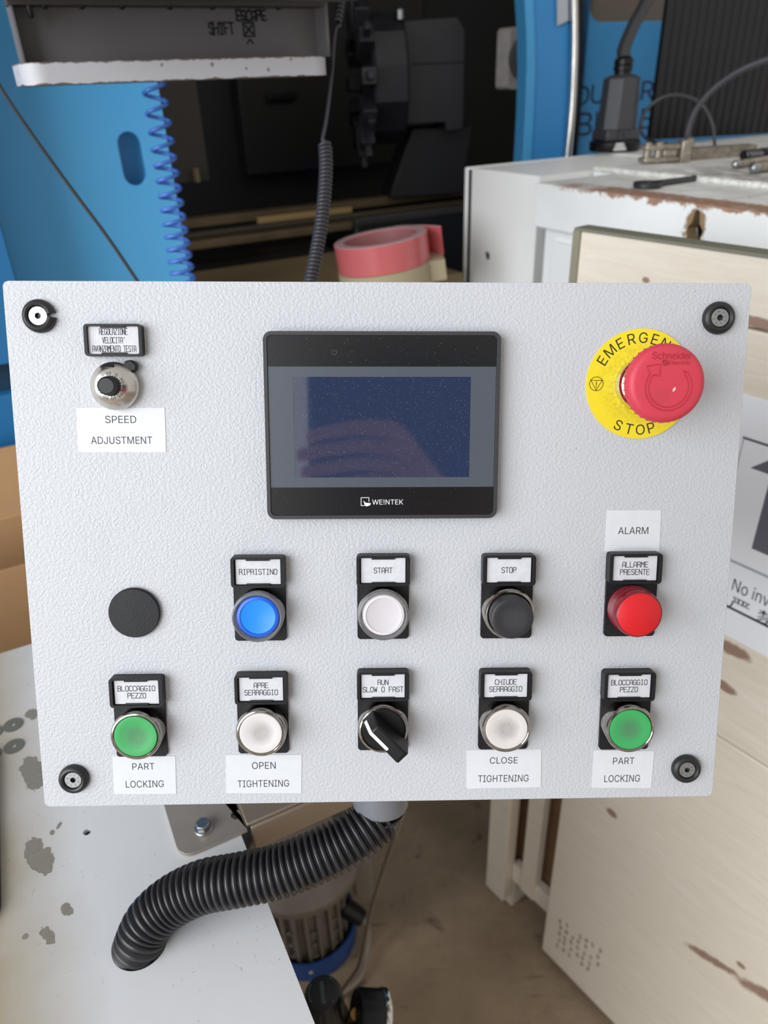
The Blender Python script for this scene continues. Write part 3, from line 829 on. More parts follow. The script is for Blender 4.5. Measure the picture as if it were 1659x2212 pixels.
mb.prism([(u0+2.2, va), (u1-2.2, va), (u1-2.2, vb), (u0+2.2, vb)], 6.0, 6.5, [[(-48, 46), (47.5, 46), (47.5, 100.1), (-48, 100.1)]], mi=1)
film = mb.obj('front_film', [F_BLK, F_GRY], scr, scale=MM)
mb = MB(); mb.box(-48.2, 47.7, 45.8, 100.3, 5.6, 6.35)
tag(mb.obj('display', F_DSP, scr, scale=MM), 'blank dark blue display')
mb = MB()
a = uv(780, 1075, 6.5); b = uv(797, 1092, 6.5)
mb.strip([(a[0]+2.6, b[1]), (a[0], b[1]), (a[0], a[1]), (b[0], a[1]), (b[0], b[1]+2.2)], .34, 6.56)
mb.poly([(a[0]+1.2, b[1]+2.9), (a[0]+1.9, b[1]+.6), (a[0]+2.9, b[1]-.5), (b[0]+.7, b[1]+.2), (b[0]+1.1, b[1]+1.3), (a[0]+2.9, b[1]+1.5), (a[0]+2.3, b[1]+1.7)], 6.58)
c0 = uv(804, 1090, 6.5); c1 = uv(871, 1079, 6.5)
put_text(mb, 'WE!NTEK', (c0[0]+c1[0])/2, (c0[1]+c1[1])/2, c1[0]-c0[0], c1[1]-c0[1], 6.57, 0, bold=.022)
mb.obj('logo_print', mat('white_print', (222, 224, 230), 0.5), scr, scale=MM)
mb = MB(); pc = uv(722, 761, 6.5)
mb.strip([(pc[0]+1.3*math.cos(math.radians(90+d)), pc[1]+1.3*math.sin(math.radians(90+d))) for d in range(40, 321, 20)], .16, 6.56)
mb.strip([(pc[0], pc[1]+.2), (pc[0], pc[1]+1.4)], .16, 6.56)
mb.obj('power_symbol', mat('grey_print', (92, 94, 102), 0.5), scr, scale=MM)

# ---- emergency stop
EC = (141.6, 96.3)
mb = MB()
prof = [(12.0, 27.4), (17.0, 27.8), (19.0, 29.0), (19.6, 30.6), (19.7, 34.4), (19.2, 36.4), (18.0, 37.7), (16.2, 38.2), (11, 38.2), (0.01, 38.2)]
t = NT('faded_red_plastic')
x = t.xyz()
grime = t.math('MULTIPLY', t.blob(((EC[0]-3)/1000, (EC[1]-6)/1000), (.0045, .004), 1.3, 170), .1)
chipw = t.blob(((EC[0]+3.3)/1000, (EC[1]-3.0)/1000), (.0006, .0013), .3, 500, -.5)
c = t.mix(t.math('MULTIPLY', t.step(t.noise(70, 4), .4, .75), .35), lin((202, 54, 74)), lin((184, 62, 78)))
c = t.mix(grime, c, lin((96, 62, 64))); c = t.mix(chipw, c, lin((222, 186, 186)))
t.base(c); t.rough(.5); t.bump(t.noise(900, 2), .0001); M_ESTOP = t.m
mb.lathe(prof, 72, 0, None, c=EC)
for k in range(36):
    a = 2*PI*k/36
    mb.box(-.3, .3, -.35, .35, 29.5, 34.0, 0, TR(EC[0], EC[1]) @ RZ(a) @ TR(19.6, 0) @ RZ(PI/2))
est = tag(mb.obj('emergency_stop', M_ESTOP, panel, scale=MM), 'faded red mushroom emergency stop button')
mb = MB()  # raised maker's name and release arrow
put_text(mb, 'Schneider', EC[0]-.1+1.2, EC[1]+13.6, 19.6, 3.6, 38.4, 0, bold=.03)
put_text(mb, 'Electric', EC[0]+5.2, EC[1]+10.1, 11.2, 1.9, 38.4, 0, bold=.03)
def arc(r, d0, d1, st=6): return [(EC[0]+.2+r*math.cos(math.radians(d)), EC[1]-1.8+r*math.sin(math.radians(d))) for d in range(d0, d1+1, st)]
put_strokes(mb, 'S', EC[0]-2.1, EC[1]+10.1, 2.4, 2.2, 38.4, 0, w=.5, fill=.9)
mb.obj('moulded_lettering', mat('dark_red_relief', (164, 34, 50), .5), est, scale=MM)
mb = MB(); mo = arc(11.7, 145, 402) + [(EC[0]+.2+10.6*math.cos(math.radians(48)), EC[1]-1.8+10.6*math.sin(math.radians(50)))] + arc(10.0, 145, 402)[::-1]
mo += [(EC[0]-6.2, EC[1]+4.0), (EC[0]-4.6, EC[1]+3.4), (EC[0]-4.4, EC[1]+9.4), (EC[0]-11.0, EC[1]+8.4), (EC[0]-10.4, EC[1]+6.7)]
mb.tube([(p[0], p[1], 38.2) for p in mo] + [(mo[0][0], mo[0][1], 38.2)], .34, 6)
mb.obj('release_arrow', mat('red_relief', (180, 42, 58), .5), est, scale=MM)
# yellow disc
t = NT('yellow_disc')
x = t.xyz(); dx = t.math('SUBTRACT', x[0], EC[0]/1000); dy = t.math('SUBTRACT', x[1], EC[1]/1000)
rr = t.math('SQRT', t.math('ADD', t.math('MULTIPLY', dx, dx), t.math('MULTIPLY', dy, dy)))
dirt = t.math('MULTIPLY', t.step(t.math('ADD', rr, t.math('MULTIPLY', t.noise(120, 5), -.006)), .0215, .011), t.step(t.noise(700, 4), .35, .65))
ds, dcc = t.voro(900); sp = t.n('ShaderNodeSeparateColor'); t.t.links.new(dcc, sp.inputs[0])
spk = t.math('MULTIPLY', t.step(ds, .25, .12), t.step(sp.outputs[0], .9, .91))
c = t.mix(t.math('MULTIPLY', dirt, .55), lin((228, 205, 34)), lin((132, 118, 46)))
c = t.mix(t.math('MULTIPLY', spk, .4), c, lin((110, 100, 40))); t.base(c); t.rough(.45)
mb = MB(); mb.prism(circ(EC[0], EC[1], 29.8, 96), 0.0, .8)
for s, deg in zip('EMERGENCY', (149.5, 134.5, 119, 104, 89, 74, 59.5, 45, 30)):
    a = math.radians(deg); put_text(mb, s, EC[0]+24.9*math.cos(a), EC[1]+24.9*math.sin(a), None, 5.7, .86, 1, rot=a-PI/2)
for s, deg in zip('STOP', (244, 259, 273.5, 287.5)):
    a = math.radians(deg); put_text(mb, s, EC[0]+24.9*math.cos(a), EC[1]+24.9*math.sin(a), None, 5.7, .86, 1, rot=a+PI/2)
sx_, sy_ = EC[0]-24.2, EC[1]+.2
mb.strip(circ(sx_, sy_, 3.75, 36), .32, .86, 1, closed=True)
mb.strip([(sx_-3.1, sy_+1.9), (sx_+3.1, sy_+1.9), (sx_, sy_-3.5)], .32, .86, 1, closed=True)
mb.strip([(sx_, sy_+1.2), (sx_, sy_-.9)], .4, .86, 1); mb.strip([(sx_, sy_-1.6), (sx_, sy_-2.0)], .4, .86, 1)
tag(mb.obj('warning_disc', [t.m, mat('black_print', (34, 34, 28), .5)], est, scale=MM), 'yellow disc reading EMERGENCY STOP')
mb = MB(); mb.lathe([(14.2, .8), (14.2, 5.4), (13.6, 6.4), (12.2, 6.6), (12.0, 27.6)], 64, 0, None, c=EC)
tag(mb.obj('collar', mat('polished_chrome', (226, 224, 214), .05, 1.0), est, scale=MM), 'polished chrome collar')

# ---- blanking plug
bc = uv(289, 1325, 3)
mb = MB(); mb.lathe([(14.1, 0), (14.4, .7), (14.4, 2.4), (13.9, 3.1), (.01, 3.2)], 72, 0, None, c=bc)
tag(mb.obj('blanking_plug', M_BLACK, panel, scale=MM), 'plain round black blanking plug')

# ---- push buttons
def cap_mat(name, rgb, dirt_rgb, amount, c, r, rough=.45):
    t = NT(name); x = t.xyz()
    dx = t.math('SUBTRACT', x[0], c[0]/1000); dy = t.math('SUBTRACT', x[1], c[1]/1000)
    rr = t.math('SQRT', t.math('ADD', t.math('MULTIPLY', dx, dx), t.math('MULTIPLY', dy, dy)))
    k = t.step(t.math('ADD', rr, t.math('MULTIPLY', t.noise(260, 4), .0022)), .0095, .0045)
    k = t.math('MULTIPLY', k, t.step(t.noise(1300, 4, .7), .2, .75, .55, 1.0))
    t.base(t.mix(t.math('MULTIPLY', k, amount), lin(rgb), lin(dirt_rgb))); t.rough(rough); t.bump(t.noise(900, 2), .00005)
    return t.m
M_CLEAR = mat('clear_boot', (240, 240, 242), 0.16, trans=0.88, ior=1.4)
M_CHROME_D = mat('dark_chrome', (172, 166, 160), 0.14, 1.0, vary=(240, 0.6, (104, 96, 90)))
def pushbutton(u, vt, kind, lines, label, rgb=None, dirt=None):
    out = MB()
    legend(out, u-15, u+15, vt-17.6, vt, 7.0, 1.8, 1.3)
    out.prism(rrect(u-14.7, u+14.7, vt-50, vt-12, 2.0, 4), 0, 2.0)
    root = tag(out.obj('selector_switch' if kind == 'selector' else ('signal_lamp' if kind == 'lamp' else 'push_button'), M_BLACK, panel, scale=MM, bevel=0.0006), label)
    pitch = 2.3
    legend_paper(root, u-12.4, u+12.4, vt-15.9, vt-1.7, 5.4, lines, 2.15, 3.0, 4.3, .38)
    c = (u, vt-32.9)
    if kind in ('flush', 'raised', 'selector'):
        mb = MB(); mb.lathe([(14.5, 2.0), (14.5, 9.6), (14.3, 10.8), (13.7, 11.6), (12.9, 11.8), (12.45, 11.4), (12.4, 8.0)], 64, 0, None, c=c)
        tag(mb.obj('bezel_ring', M_CHROME_D, root, scale=MM), 'chrome bezel ring')
    if kind == 'flush':
        mb = MB(); mb.lathe([(12.2, 7.5), (12.2, 11.3), (11.9, 11.7), (11.3, 11.8), (8.6, 11.3), (5.5, 11.0), (.01, 10.8)], 64, 0, None, c=c)
        tag(mb.obj('button_cap', cap_mat('cap_'+label.split()[0], rgb, dirt, .75, c, 12), root, scale=MM), label.split()[0] + ' concave cap')
    elif kind == 'raised':
        mb = MB(); mb.lathe([(12.1, 8), (12.0, 17.5), (11.5, 18.9), (10.8, 19.3), (8, 18.9), (4, 18.5), (.01, 18.4)], 64, 0, None, c=c)
        tag(mb.obj('button_cap', cap_mat('cap_black', rgb, dirt, .6, c, 12), root, scale=MM), 'black projecting cap')
    elif kind == 'boot':
        mb = MB(); mb.lathe([(14.4, 2), (14.4, 7.5), (14.0, 9)], 64, 0, None, c=c)
        mb.obj('bezel_ring', M_CHROME_D, root, scale=MM)
        mb = MB(); mb.lathe([(11.9, 4), (11.9, 11.2), (11.4, 11.9), (10.0, 12.2), (9.7, 11.7)], 64, 0, None, c=c); mb.lathe([(9.7, 11.7), (9.4, 11.6), (.01, 11.4)], 64, 1, None, c=c)
        tag(mb.obj('lens', [mat('lens_rim_'+label.split()[0], dirt, .3), mat('lens_'+label.split()[0], rgb, .35)], root, scale=MM), label.split()[0] + ' lens')
        mb = MB(); mb.lathe([(14.2, 8), (14.3, 12.2), (13.9, 13.6), (13.2, 14.0), (12.6, 13.4), (12.3, 12.6), (12.3, 9.0), (13.3, 8.0), (14.2, 8)], 64, 0, None, c=c)
        tag(mb.obj('clear_boot', M_CLEAR, root, scale=MM), 'clear plastic rim')
    elif kind == 'lamp':
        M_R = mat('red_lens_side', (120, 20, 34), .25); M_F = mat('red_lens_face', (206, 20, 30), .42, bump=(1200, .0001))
        mb = MB(); pr = [(13.6, 2)]
        for k in range(5): pr += [(13.9, 3+k*1.6), (13.9, 3.8+k*1.6), (13.5, 4.0+k*1.6), (13.5, 4.4+k*1.6)]
        pr += [(13.7, 12), (13.4, 14.4), (12.9, 15.4), (12.2, 15.7)]
        mb.lathe(pr, 64, 0, None, c=c)
        mb.lathe([(12.2, 15.7), (11.8, 16.0), (.01, 16.1)], 64, 1, None, c=c)
        tag(mb.obj('lens', [M_R, M_F], root, scale=MM), 'red lens')
    elif kind == 'selector':
        mb = MB(); mb.lathe([(12.4, 8), (12.4, 11.2), (11.8, 11.7), (.01, 11.6)], 64, 0, None, c=c)
        mb.obj('rotor_disc', M_BLACK2, root, scale=MM)
        K = TR(c[0], c[1]) @ RZ(math.radians(-45))      # lever along local +X = lower right
        mb = MB()
        prof = [(-13.2, 11.2), (-12.4, 15.5), (-8.4, 24.0), (13.6, 26.2), (15.2, 24.8), (15.6, 11.4)]
        wid = [(4.6, 3.4)]*2 + [(3.5, 3.5)] + [(3.6, 3.6)] + [(4.4, 4.4), (5.2, 5.2)]
        n = len(prof); vs = []
        for sgn in (-1, 1):
            for (xx, zz), (wd, _) in zip(prof, wid): vs.append((xx, sgn*wd, zz))
        fs = [list(range(n))[::-1], [n+i for i in range(n)]] + [(i, (i+1) % n, n+(i+1) % n, n+i) for i in range(n)]
        mb.add(vs, fs, 0, K)
        lev = mb.obj('lever', M_BLACK2, root, scale=MM, bevel=0.0009, seg=3)
        mb = MB()
        def q(xx, zz, y0, y1): return [(xx, y0, zz), (xx, y1, zz)]
        L = q(-12.55, 15.5, -3.0, -1.1) + q(-8.35, 24.35, -3.0, -1.1) + q(4.2, 25.6, -3.0, -1.1) + q(5.0, 25.68, -2.6, -1.5)
        mb.add(L, [(0, 1, 3, 2), (2, 3, 5, 4), (4, 5, 7, 6)], 0, K)
        tag(mb.obj('pointer_line', mat('white_pointer', (236, 236, 236), .5), root, scale=MM), 'white pointer line')
    return root
pushbutton(-69.6, 1.9, 'boot', ['RIPRISTINO'], 'blue push button under the legend RIPRISTINO', (18, 132, 234), (26, 92, 204))
pushbutton(.25, 2.2, 'boot', ['START'], 'clear white push button under the legend START', (200, 196, 200), (214, 210, 214))
pushbutton(71.1, 1.9, 'raised', ['STOP'], 'black push button under the legend STOP', (38, 38, 42), (62, 62, 66))
pushbutton(142.8, 2.4, 'lamp', ['ALLARME', 'PRESENTE'], 'red signal lamp under the legend ALLARME PRESENTE')
pushbutton(-140.6, -68.0, 'flush', ['BLOCCAGGIO', 'PEZZO'], 'green push button under the legend BLOCCAGGIO PEZZO, at the left end', (58, 158, 88), (74, 112, 84))
pushbutton(-69.8, -67.0, 'flush', ['APRE', 'SERRAGGIO'], 'white push button under the legend APRE SERRAGGIO', (208, 204, 203), (146, 138, 136))
pushbutton(.1, -66.0, 'selector', ['RUN', 'SLOW 0 FAST'], 'black selector switch under the legend RUN SLOW 0 FAST')
pushbutton(71.1, -66.6, 'flush', ['CHIUDE', 'SERRAGGIO'], 'white push button under the legend CHIUDE SERRAGGIO', (206, 201, 198), (140, 134, 132))
pushbutton(143.2, -67.8, 'flush', ['BLOCCAGGIO', 'PEZZO'], 'green push button under the legend BLOCCAGGIO PEZZO, at the right end', (58, 160, 90), (80, 108, 88))

# ---- cable gland under the box
gx = uv(822, 1746, -58)
mb = MB(); mb.lathe([(19, 150), (19, 186), (17.5, 189), (15, 190)], 40, 0, Matrix.Rotation(PI/2, 4, 'X') @ Matrix.Identity(4))
# axis along -v: rotate local z onto -v, then shift to w = -58
mb.v = [Vector((p.x + gx[0], p.y if p.y < 0 else -p.y, p.z - 58)) for p in mb.v]
mb.obj('cable_gland', mat('grey_gland', (112, 114, 120), .35), panel, scale=MM)

# ================================================================ THINGS AROUND THE PANEL
def ribbed(path, step, r_out, r_in, n=6, prof=(1, 1, .55, 0, 0, .55)):
    pts = resample(path, step/n)
    rad = [r_in + (r_out-r_in)*prof[i % n] for i in range(len(pts))]
    return pts, rad

# ---- corrugated conduit from the gland into the bed
g0 = PANEL @ Vector((gx[0]/1000, -.1915, -.058)); g1 = PANEL @ Vector((gx[0]/1000, -.1945, -.058))
path = [g0, g1] + [P(*q) for q in ((806, 1774, .500), (774, 1800, .496), (730, 1828, .493), (672, 1855, .491), (600, 1882, .490), (512, 1901, .491), (436, 1916, .494), (370, 1948, .497), (324, 1990, .4975), (302, 2036, .4995), (293, 2068, .511))]
pts, rad = ribbed(bez(path, 14), .0046, .0173, .0140, 8, (1, 1, 1, .85, .1, 0, .1, .85))
mb = MB(); mb.tube(pts, rad, 36)
t = NT('black_conduit_plastic')
t.base(t.mix(t.math('MULTIPLY', t.step(t.noise(90, 4), .45, .75), .5), lin((32, 32, 36)), lin((54, 51, 52)))); t.rough(.33)
conduit = tag(mb.obj('corrugated_conduit', t.m, smooth=60), 'thick black corrugated conduit curving from the control panel down into the white machine bed', 'conduit')

# ---- bracket carrying the panel
brk = thing('mounting_bracket', 'folded sheet steel bracket bolted to the white machine bed under the control panel', 'bracket', BED)
M_SHEET = mat('brushed_sheet_steel', (168, 158, 148), .42, .5, vary=(30, .4, (150, 136, 120)))
zt = .0036
c0 = onbed(400, 1850, zt); c1 = onbed(540, 1808, zt); c2 = onbed(363, 1747, zt); hl = onbed(510, 1760, zt)
px0 = (c0[0]+c2[0])/2 - .003
bl = onbed(440, 1790, zt)
mb = MB(); out = [(px0, c0[1]+.2), (px0, c0[1]+.012)] + [(px0+.012-.012*math.cos(math.radians(a_)), c0[1]+.012-.012*math.sin(math.radians(a_))) for a_ in (15, 30, 45, 60, 75, 90)] + [(c1[0], c0[1]), (c1[0], c0[1]+.2)]
mb.prism(out, .0003, zt, [circ(hl[0], hl[1], .0042, 20)])
mb.obj('base_plate', M_SHEET, brk, bevel=.0007)
af = onbed(542, 1779, zt)
mb = MB(); mb.box(c1[0]+.0005, .26, af[1], af[1]+.07, .0005, zt); mb.box(c1[0]+.003, .26, af[1]-.0035, af[1], -.026, zt-.001)
mb.obj('folded_arm', mat('brown_sheet_steel', (150, 136, 120), .42, .5), brk, bevel=.0016)
mb = MB(); hexo = [(bl[0]+.0056*math.cos(PI/3*k+.5), bl[1]+.0056*math.sin(PI/3*k+.5)) for k in range(6)]
mb.lathe([(.0072, zt), (.0072, zt+.0015), (.0060, zt+.0018), (.0001, zt+.0018)], 32, c=bl)
mb.prism(hexo, zt+.0016, zt+.0072)
mb.obj('hex_bolt', M_STEEL, brk, bevel=.0006)
bp_ = BED.inverted() @ (PANEL @ Vector((0, -.06, -.134)))
mb = MB(); mb.tube([(c1[0]+.05, af[1]+.04, zt), (bp_.x, bp_.y-.0, bp_.z)], .011, 16); mb.obj('support_post', M_SHEET, brk)

# ---- suction motor standing on the floor
M0 = Zp(665, 1980, .056); MR = 103*(M0-CAM).dot(FWD)/F_PX
MOT = frame((M0.x, M0.y, 0), 90)
motor = thing('suction_motor', 'grey finned motor with a blue base ring, on the floor below the conduit', 'motor', MOT)
M_MOT = mat('dusty_grey_casting', (124, 114, 104), .55, vary=(30, .5, (96, 88, 80)))
def mot_z(py):  # height on the motor's axis seen at row py
    lo, hi = 0, 1.0
    for _ in range(40):
        m_ = (lo+hi)/2
        q = Vector((M0.x, M0.y, m_)) - CAM
        y_ = CY - F_PX*q.dot(UPV)/q.dot(FWD)
        if y_ > py: lo = m_
        else: hi = m_
    return lo
zf = mot_z(1850); dF = (Vector((M0.x, M0.y, zf))-CAM).dot(FWD); RF = 136*dF/F_PX
mb = MB(); mb.lathe([(MR, 0), (MR, .056), (MR-.004, .056), (MR-.004, .01)], 64)
tag(mb.obj('base_ring', mat('blue_base_ring', (34, 76, 142), .4), motor), 'blue base ring')
mb = MB(); bolt_p = loc_on(MOT, 690, 2074, 1, -MR)
mb.lathe([(.0001, .003), (.004, .002), (.005, 0)], 16, M=align(Vector((.012, -MR+.0005, .030)), (0.1, -1, 0))); mb.obj('ring_bolt', M_STEEL, motor)
RB = MR*.83
mb = MB(); mb.lathe([(RB-.006, .0), (RB-.006, zf-.02), (RF*.78, zf-.006), (RF, zf-.003), (RF, zf+.012), (RF*.9, zf+.02), (RF*.62, zf+.06), (RF*.6, zf+.085), (.0001, zf+.09)], 64)
mb.obj('motor_body', M_MOT, motor)
for k in range(22):
    a_ = 2*PI*k/22
    mb = MB(); Mk = RZ(a_)
    mb.box(RB-.008, RB+.004, -.0035, .0035, .005, zf-.03, M=Mk)
    if k % 2:
        for zz in (.05, .09, .13): mb.box(RB-.008, RB+.001, .0035, .016, zz, zz+.005, M=Mk)
    mb.obj('cooling_fin', M_MOT, motor, bevel=.001)
mb = MB()
ga = math.radians(-12); gp = Vector((RB*math.cos(ga)*.98, RB*math.sin(ga), .115)); gd = Vector((.8, -.25, -.55)).normalized()
mb.tube([gp, gp+gd*.02, gp+gd*.045], [.019, .019, .0165], 20); mb.obj('cable_gland', M_BLACK2, motor)
mb = MB(); ce = gp + gd*.042
mb.tube(bez([ce, ce+Vector((.014, -.006, -.03)), ce+Vector((.010, -.03, -.07)), ce+Vector((-.01, -.08, -.078)), ce+Vector((-.09, -.13, -.078))], 8), .0062, 12); mb.obj('power_cable', mat('grey_cable', (142, 130, 118), .5), motor)
mb = MB(); mb.prism(rrect(RF*.82, RF*1.16, -.03, .03, .01), zf-.10, zf+.01, M=RZ(.05)); mb.obj('terminal_cover', mat('milky_plastic', (150, 144, 134), .3, trans=.3), motor, bevel=.004)

# ---- thin clear hose hanging from behind the panel
mb = MB(); mb.tube(bez([P(872, 1700, .62), P(868, 1760, .66), P(838, 1850, .74), P(812, 1930, .82), P(794, 2000, .88), P(778, 2080, .92), P(752, 2122, .93), P(734, 2146, .93)], 12), .0026, 10)
tag(mb.obj('air_hose', mat('smoky_clear_hose', (128, 118, 106), .3, trans=.35), None), 'thin smoky clear hose hanging beside the motor to the regulator', 'hose')

# ---- air regulator with gauge
R0 = P(697, 2142, .80)
REG = frame((R0.x, R0.y, R0.z), 80)
reg = thing('air_regulator', 'black air regulator knob with a round pressure gauge, beside the machine bed', 'regulator', REG)
M_RB = mat('matt_black_knob', (26, 26, 27), .45)
mb = MB()
n = 60; prof = [(.0001, 0), (.014, -.0003), (.0185, -.0018), (.0205, -.006), (.0225, -.05), (.0235, -.056)]
mb.lathe(prof, 60)
for k in range(20):
    a_ = 2*PI*k/20; mb.tube([(.0203*math.cos(a_), .0203*math.sin(a_), -.008), (.0228*math.cos(a_), .0228*math.sin(a_), -.052)], .0011, 6)
mb.obj('adjusting_knob', M_RB, reg)
mb = MB(); mb.strip([(.0155*math.cos(math.radians(d)), .0155*math.sin(math.radians(d))) for d in range(-50, 51, 10)], .0016, .0001)
mb.strip([(.0155*math.cos(math.radians(d)), .0155*math.sin(math.radians(d))) for d in range(140, 211, 10)], .0012, .0001)
for k in range(9): mb.box(-.0022, .0014+random.uniform(0, .001), -.012+k*.0026, -.0104+k*.0026, 0.0, .0002)
mb.obj('knob_print', mat('grey_green_print', (84, 100, 96), .6), reg)
mb = MB(); mb.lathe([(.0255, -.057), (.0265, -.063), (.0265, -.078), (.022, -.08), (.0001, -.08)], 48); mb.box(-.022, .022, -.022, .022, -.125, -.079); mb.lathe([(.019, -.125), (.019, -.19), (.01, -.2), (.0001, -.2)], 40)
mb.obj('regulator_body', M_RB, reg, bevel=.0015)
gq = REG.inverted() @ P(800, 2192, .79)
gdv = REG.to_3x3().inverted() @ (RGT*.93 + FWD*.25 - UPV*.22)
A = align(gq - gdv.normalized()*.017, gdv)
mb = MB(); mb.lathe([(.0001, 0), (.0235, 0), (.025, .002), (.025, .029)], 48, M=A); mb.obj('gauge_case', M_BLACK2, reg)
mb = MB(); mb.lathe([(.0255, .027), (.0262, .028), (.0262, .0325), (.0245, .034), (.023, .0335), (.0228, .031), (.0255, .027)], 48, M=A); mb.obj('gauge_rim', M_CHROME, reg)
mb = MB(); mb.lathe([(.0232, .0315), (.0001, .0315)], 40, M=A); mb.obj('gauge_dial', mat('white_dial', (226, 226, 220), .4), reg)
mb = MB(); mb.tube([Vector((.02, 0, -.1)), gq - gdv.normalized()*.016], .0062, 12); mb.obj('brass_stem', mat('brass', (176, 140, 80), .3, 1.0), reg)

# ---- open cardboard carton on another one, at the left edge
C0 = P(-260, 1330, .93); Ctop = P(25, 1229, .925).z
CTN = frame((P(25, 1229, .925).x-.30, P(25, 1229, .925).y-.16, 0), 62)
f0 = loc_on(CTN, 25, 1229, 2, Ctop)
CTN = CTN @ Matrix.Translation((0, f0.y, 0))
M_CARD = mat('brown_cardboard', (176, 138, 98), .75, vary=(14, .4, (160, 122, 84)))
carton = thing('open_carton', 'open brown cardboard carton with its rear flap raised, behind the machine bed', 'carton', CTN)
zb = .52; W = .52; D = .145
mb = MB(); mb.box(0, W, 0, .004, zb, Ctop); mb.obj('front_wall', M_CARD, carton)
mb = MB(); mb.box(0, W, D-.004, D, zb, Ctop); mb.obj('rear_wall', M_CARD, carton)
mb = MB(); mb.box(0, .004, .004, D-.004, zb, Ctop); mb.box(W-.004, W, .004, D-.004, zb, Ctop); mb.obj('end_wall', M_CARD, carton)
mb = MB(); mb.box(.004, W-.004, .004, D-.004, zb, zb+.004); mb.obj('bottom', M_CARD, carton)
mb = MB(); mb.box(0, W, 0, .004, 0, .098, M=Matrix.Translation((0, D-.002, Ctop)) @ Matrix.Rotation(math.radians(-12), 4, 'X')); mb.obj('rear_flap', M_CARD, carton)
mb = MB(); mb.prism(rrect(0, W, .0, D, .003), 0, zb-.001, M=CTN); tag(mb.obj('lower_carton', M_CARD), 'closed brown cardboard carton underneath the open one', 'carton')

# ---- hanging keyboard box, top left
PEN = frame(P(43, 135, .70), 62)
pen = thing('keyboard_box', 'grey hanging keyboard box with a chipped white lip and handwritten black marker notes', 'machine console', PEN)
Lx = loc_on(PEN, 716, 121, 1, 0).x; hz = loc_on(PEN, 300, 177, 1, 0).z
t = NT('chipped_white_lip')
x = t.xyz()
en = t.math('MULTIPLY', t.math('SUBTRACT', t.noise(70, 4, .6), .5), .0065)
ch = t.step(t.math('ADD', x[2], en), -.0016, -.0006)
cl = t.step(t.math('ADD', x[2], en), hz+.0012, hz+.0006)
dv, dc = t.voro(110); sp = t.n('ShaderNodeSeparateColor'); t.t.links.new(dc, sp.inputs[0])
ds = t.math('MULTIPLY', t.step(t.math('ADD', dv, t.math('MULTIPLY', t.noise(300, 3), .25)), .40, .34), t.step(sp.outputs[0], .70, .72))
c = t.mix(t.math('MAXIMUM', t.math('MAXIMUM', ch, cl), t.math('MULTIPLY', ds, .8)), lin((182, 182, 187)), lin((98, 84, 78)))
t.base(c); t.rough(.45)
mb = MB(); mb.prism(rrect(0, Lx, 0, .098, .022, 8), hz, 0); mb.obj('tray_lip', t.m, pen, bevel=.001)
YB = .084
xr = loc_on(PEN, 688, 60, 1, YB).x
M_PG = mat('grey_console_paint', (108, 105, 106), .5, vary=(9, .4, (94, 91, 91)))
mb = MB(); mb.box(.012, xr, YB, YB+.012, .0005, .4); mb.obj('back_panel', M_PG, pen)
mb = MB(); mb.box(.010, .012, .060, YB+.012, .0005, .4); mb.obj('side_panel', M_PG, pen)
xs = loc_on(PEN, 668, 60, 1, YB).x
mb = MB(); mb.box(xr-.004, xr, .055, YB, .0005, .4); mb.obj('side_panel', M_PG, pen)
ztp = loc_on(PEN, 300, 13, 1, YB-.02).z
mb = MB(); mb.box(.008, xr-.005, YB-.03, YB-.001, ztp, .2); mb.obj('top_flange', mat('dark_grey_flange', (70, 66, 64), .5), pen)
mb = MB(); mb.box(.0, xr+.02, -.10, YB-.03, ztp+.004, ztp+.03); mb.obj('keyboard_tray', M_PG, pen, bevel=.003)
for px in (62, 96, 176, 263, 366, 458, 602):
    q = loc_on(PEN, px, 13, 1, YB-.02); mb = MB(); rr_ = .0035 if px != 62 else .003
    mb.lathe([(rr_, .002), (rr_, -.0015 if px != 62 else -.009), (rr_*.7, -.003 if px != 62 else -.0105), (.0001, -.0032 if px != 62 else -.011)], 14, M=TR(q.x, YB-.02, ztp)); mb.obj('rivet', M_BLACK2, pen)
mb = MB(); XZp = Matrix(((1, 0, 0, 0), (0, 0, -1, YB), (0, 1, 0, 0), (0, 0, 0, 1)))
random.seed(5)
def pq(px, py): q = loc_on(PEN, px, py, 1, YB); return (q.x, q.z)
a_, b_ = pq(509, 34), pq(575, 34); put_strokes(mb, 'ESCAPE', (a_[0]+b_[0])/2, a_[1], (b_[0]-a_[0])/6, .0098, .0006, 0, XZp, w=.0021, jit=.0007, fill=.8)
a_, b_ = pq(450, 62), pq(505, 62); put_strokes(mb, 'SHIFT', (a_[0]+b_[0])/2, a_[1], (b_[0]-a_[0])/5, .0108, .0006, 0, XZp, w=.0017, jit=.0007, fill=.8)
c_ = pq(537, 64); s_ = .0065
mb.strip([(c_[0]-s_, c_[1]-s_), (c_[0]+s_, c_[1]-s_), (c_[0]+s_, c_[1]+s_), (c_[0]-s_, c_[1]+s_)], .0018, .0006, 0, XZp, closed=True)
mb.strip([(c_[0]-.004, c_[1]-.004), (c_[0]+.004, c_[1]+.004)], .0022, .0006, 0, XZp); mb.strip([(c_[0]+.004, c_[1]-.004), (c_[0]-.004, c_[1]+.004)], .0022, .0006, 0, XZp)
mb.strip([(c_[0]-.0035, c_[1]-.0135), (c_[0], c_[1]-.0095), (c_[0]+.0035, c_[1]-.0135)], .0016, .0006, 0, XZp)
mb.obj('marker_notes', mat('black_marker', (16, 16, 18), .6), pen)

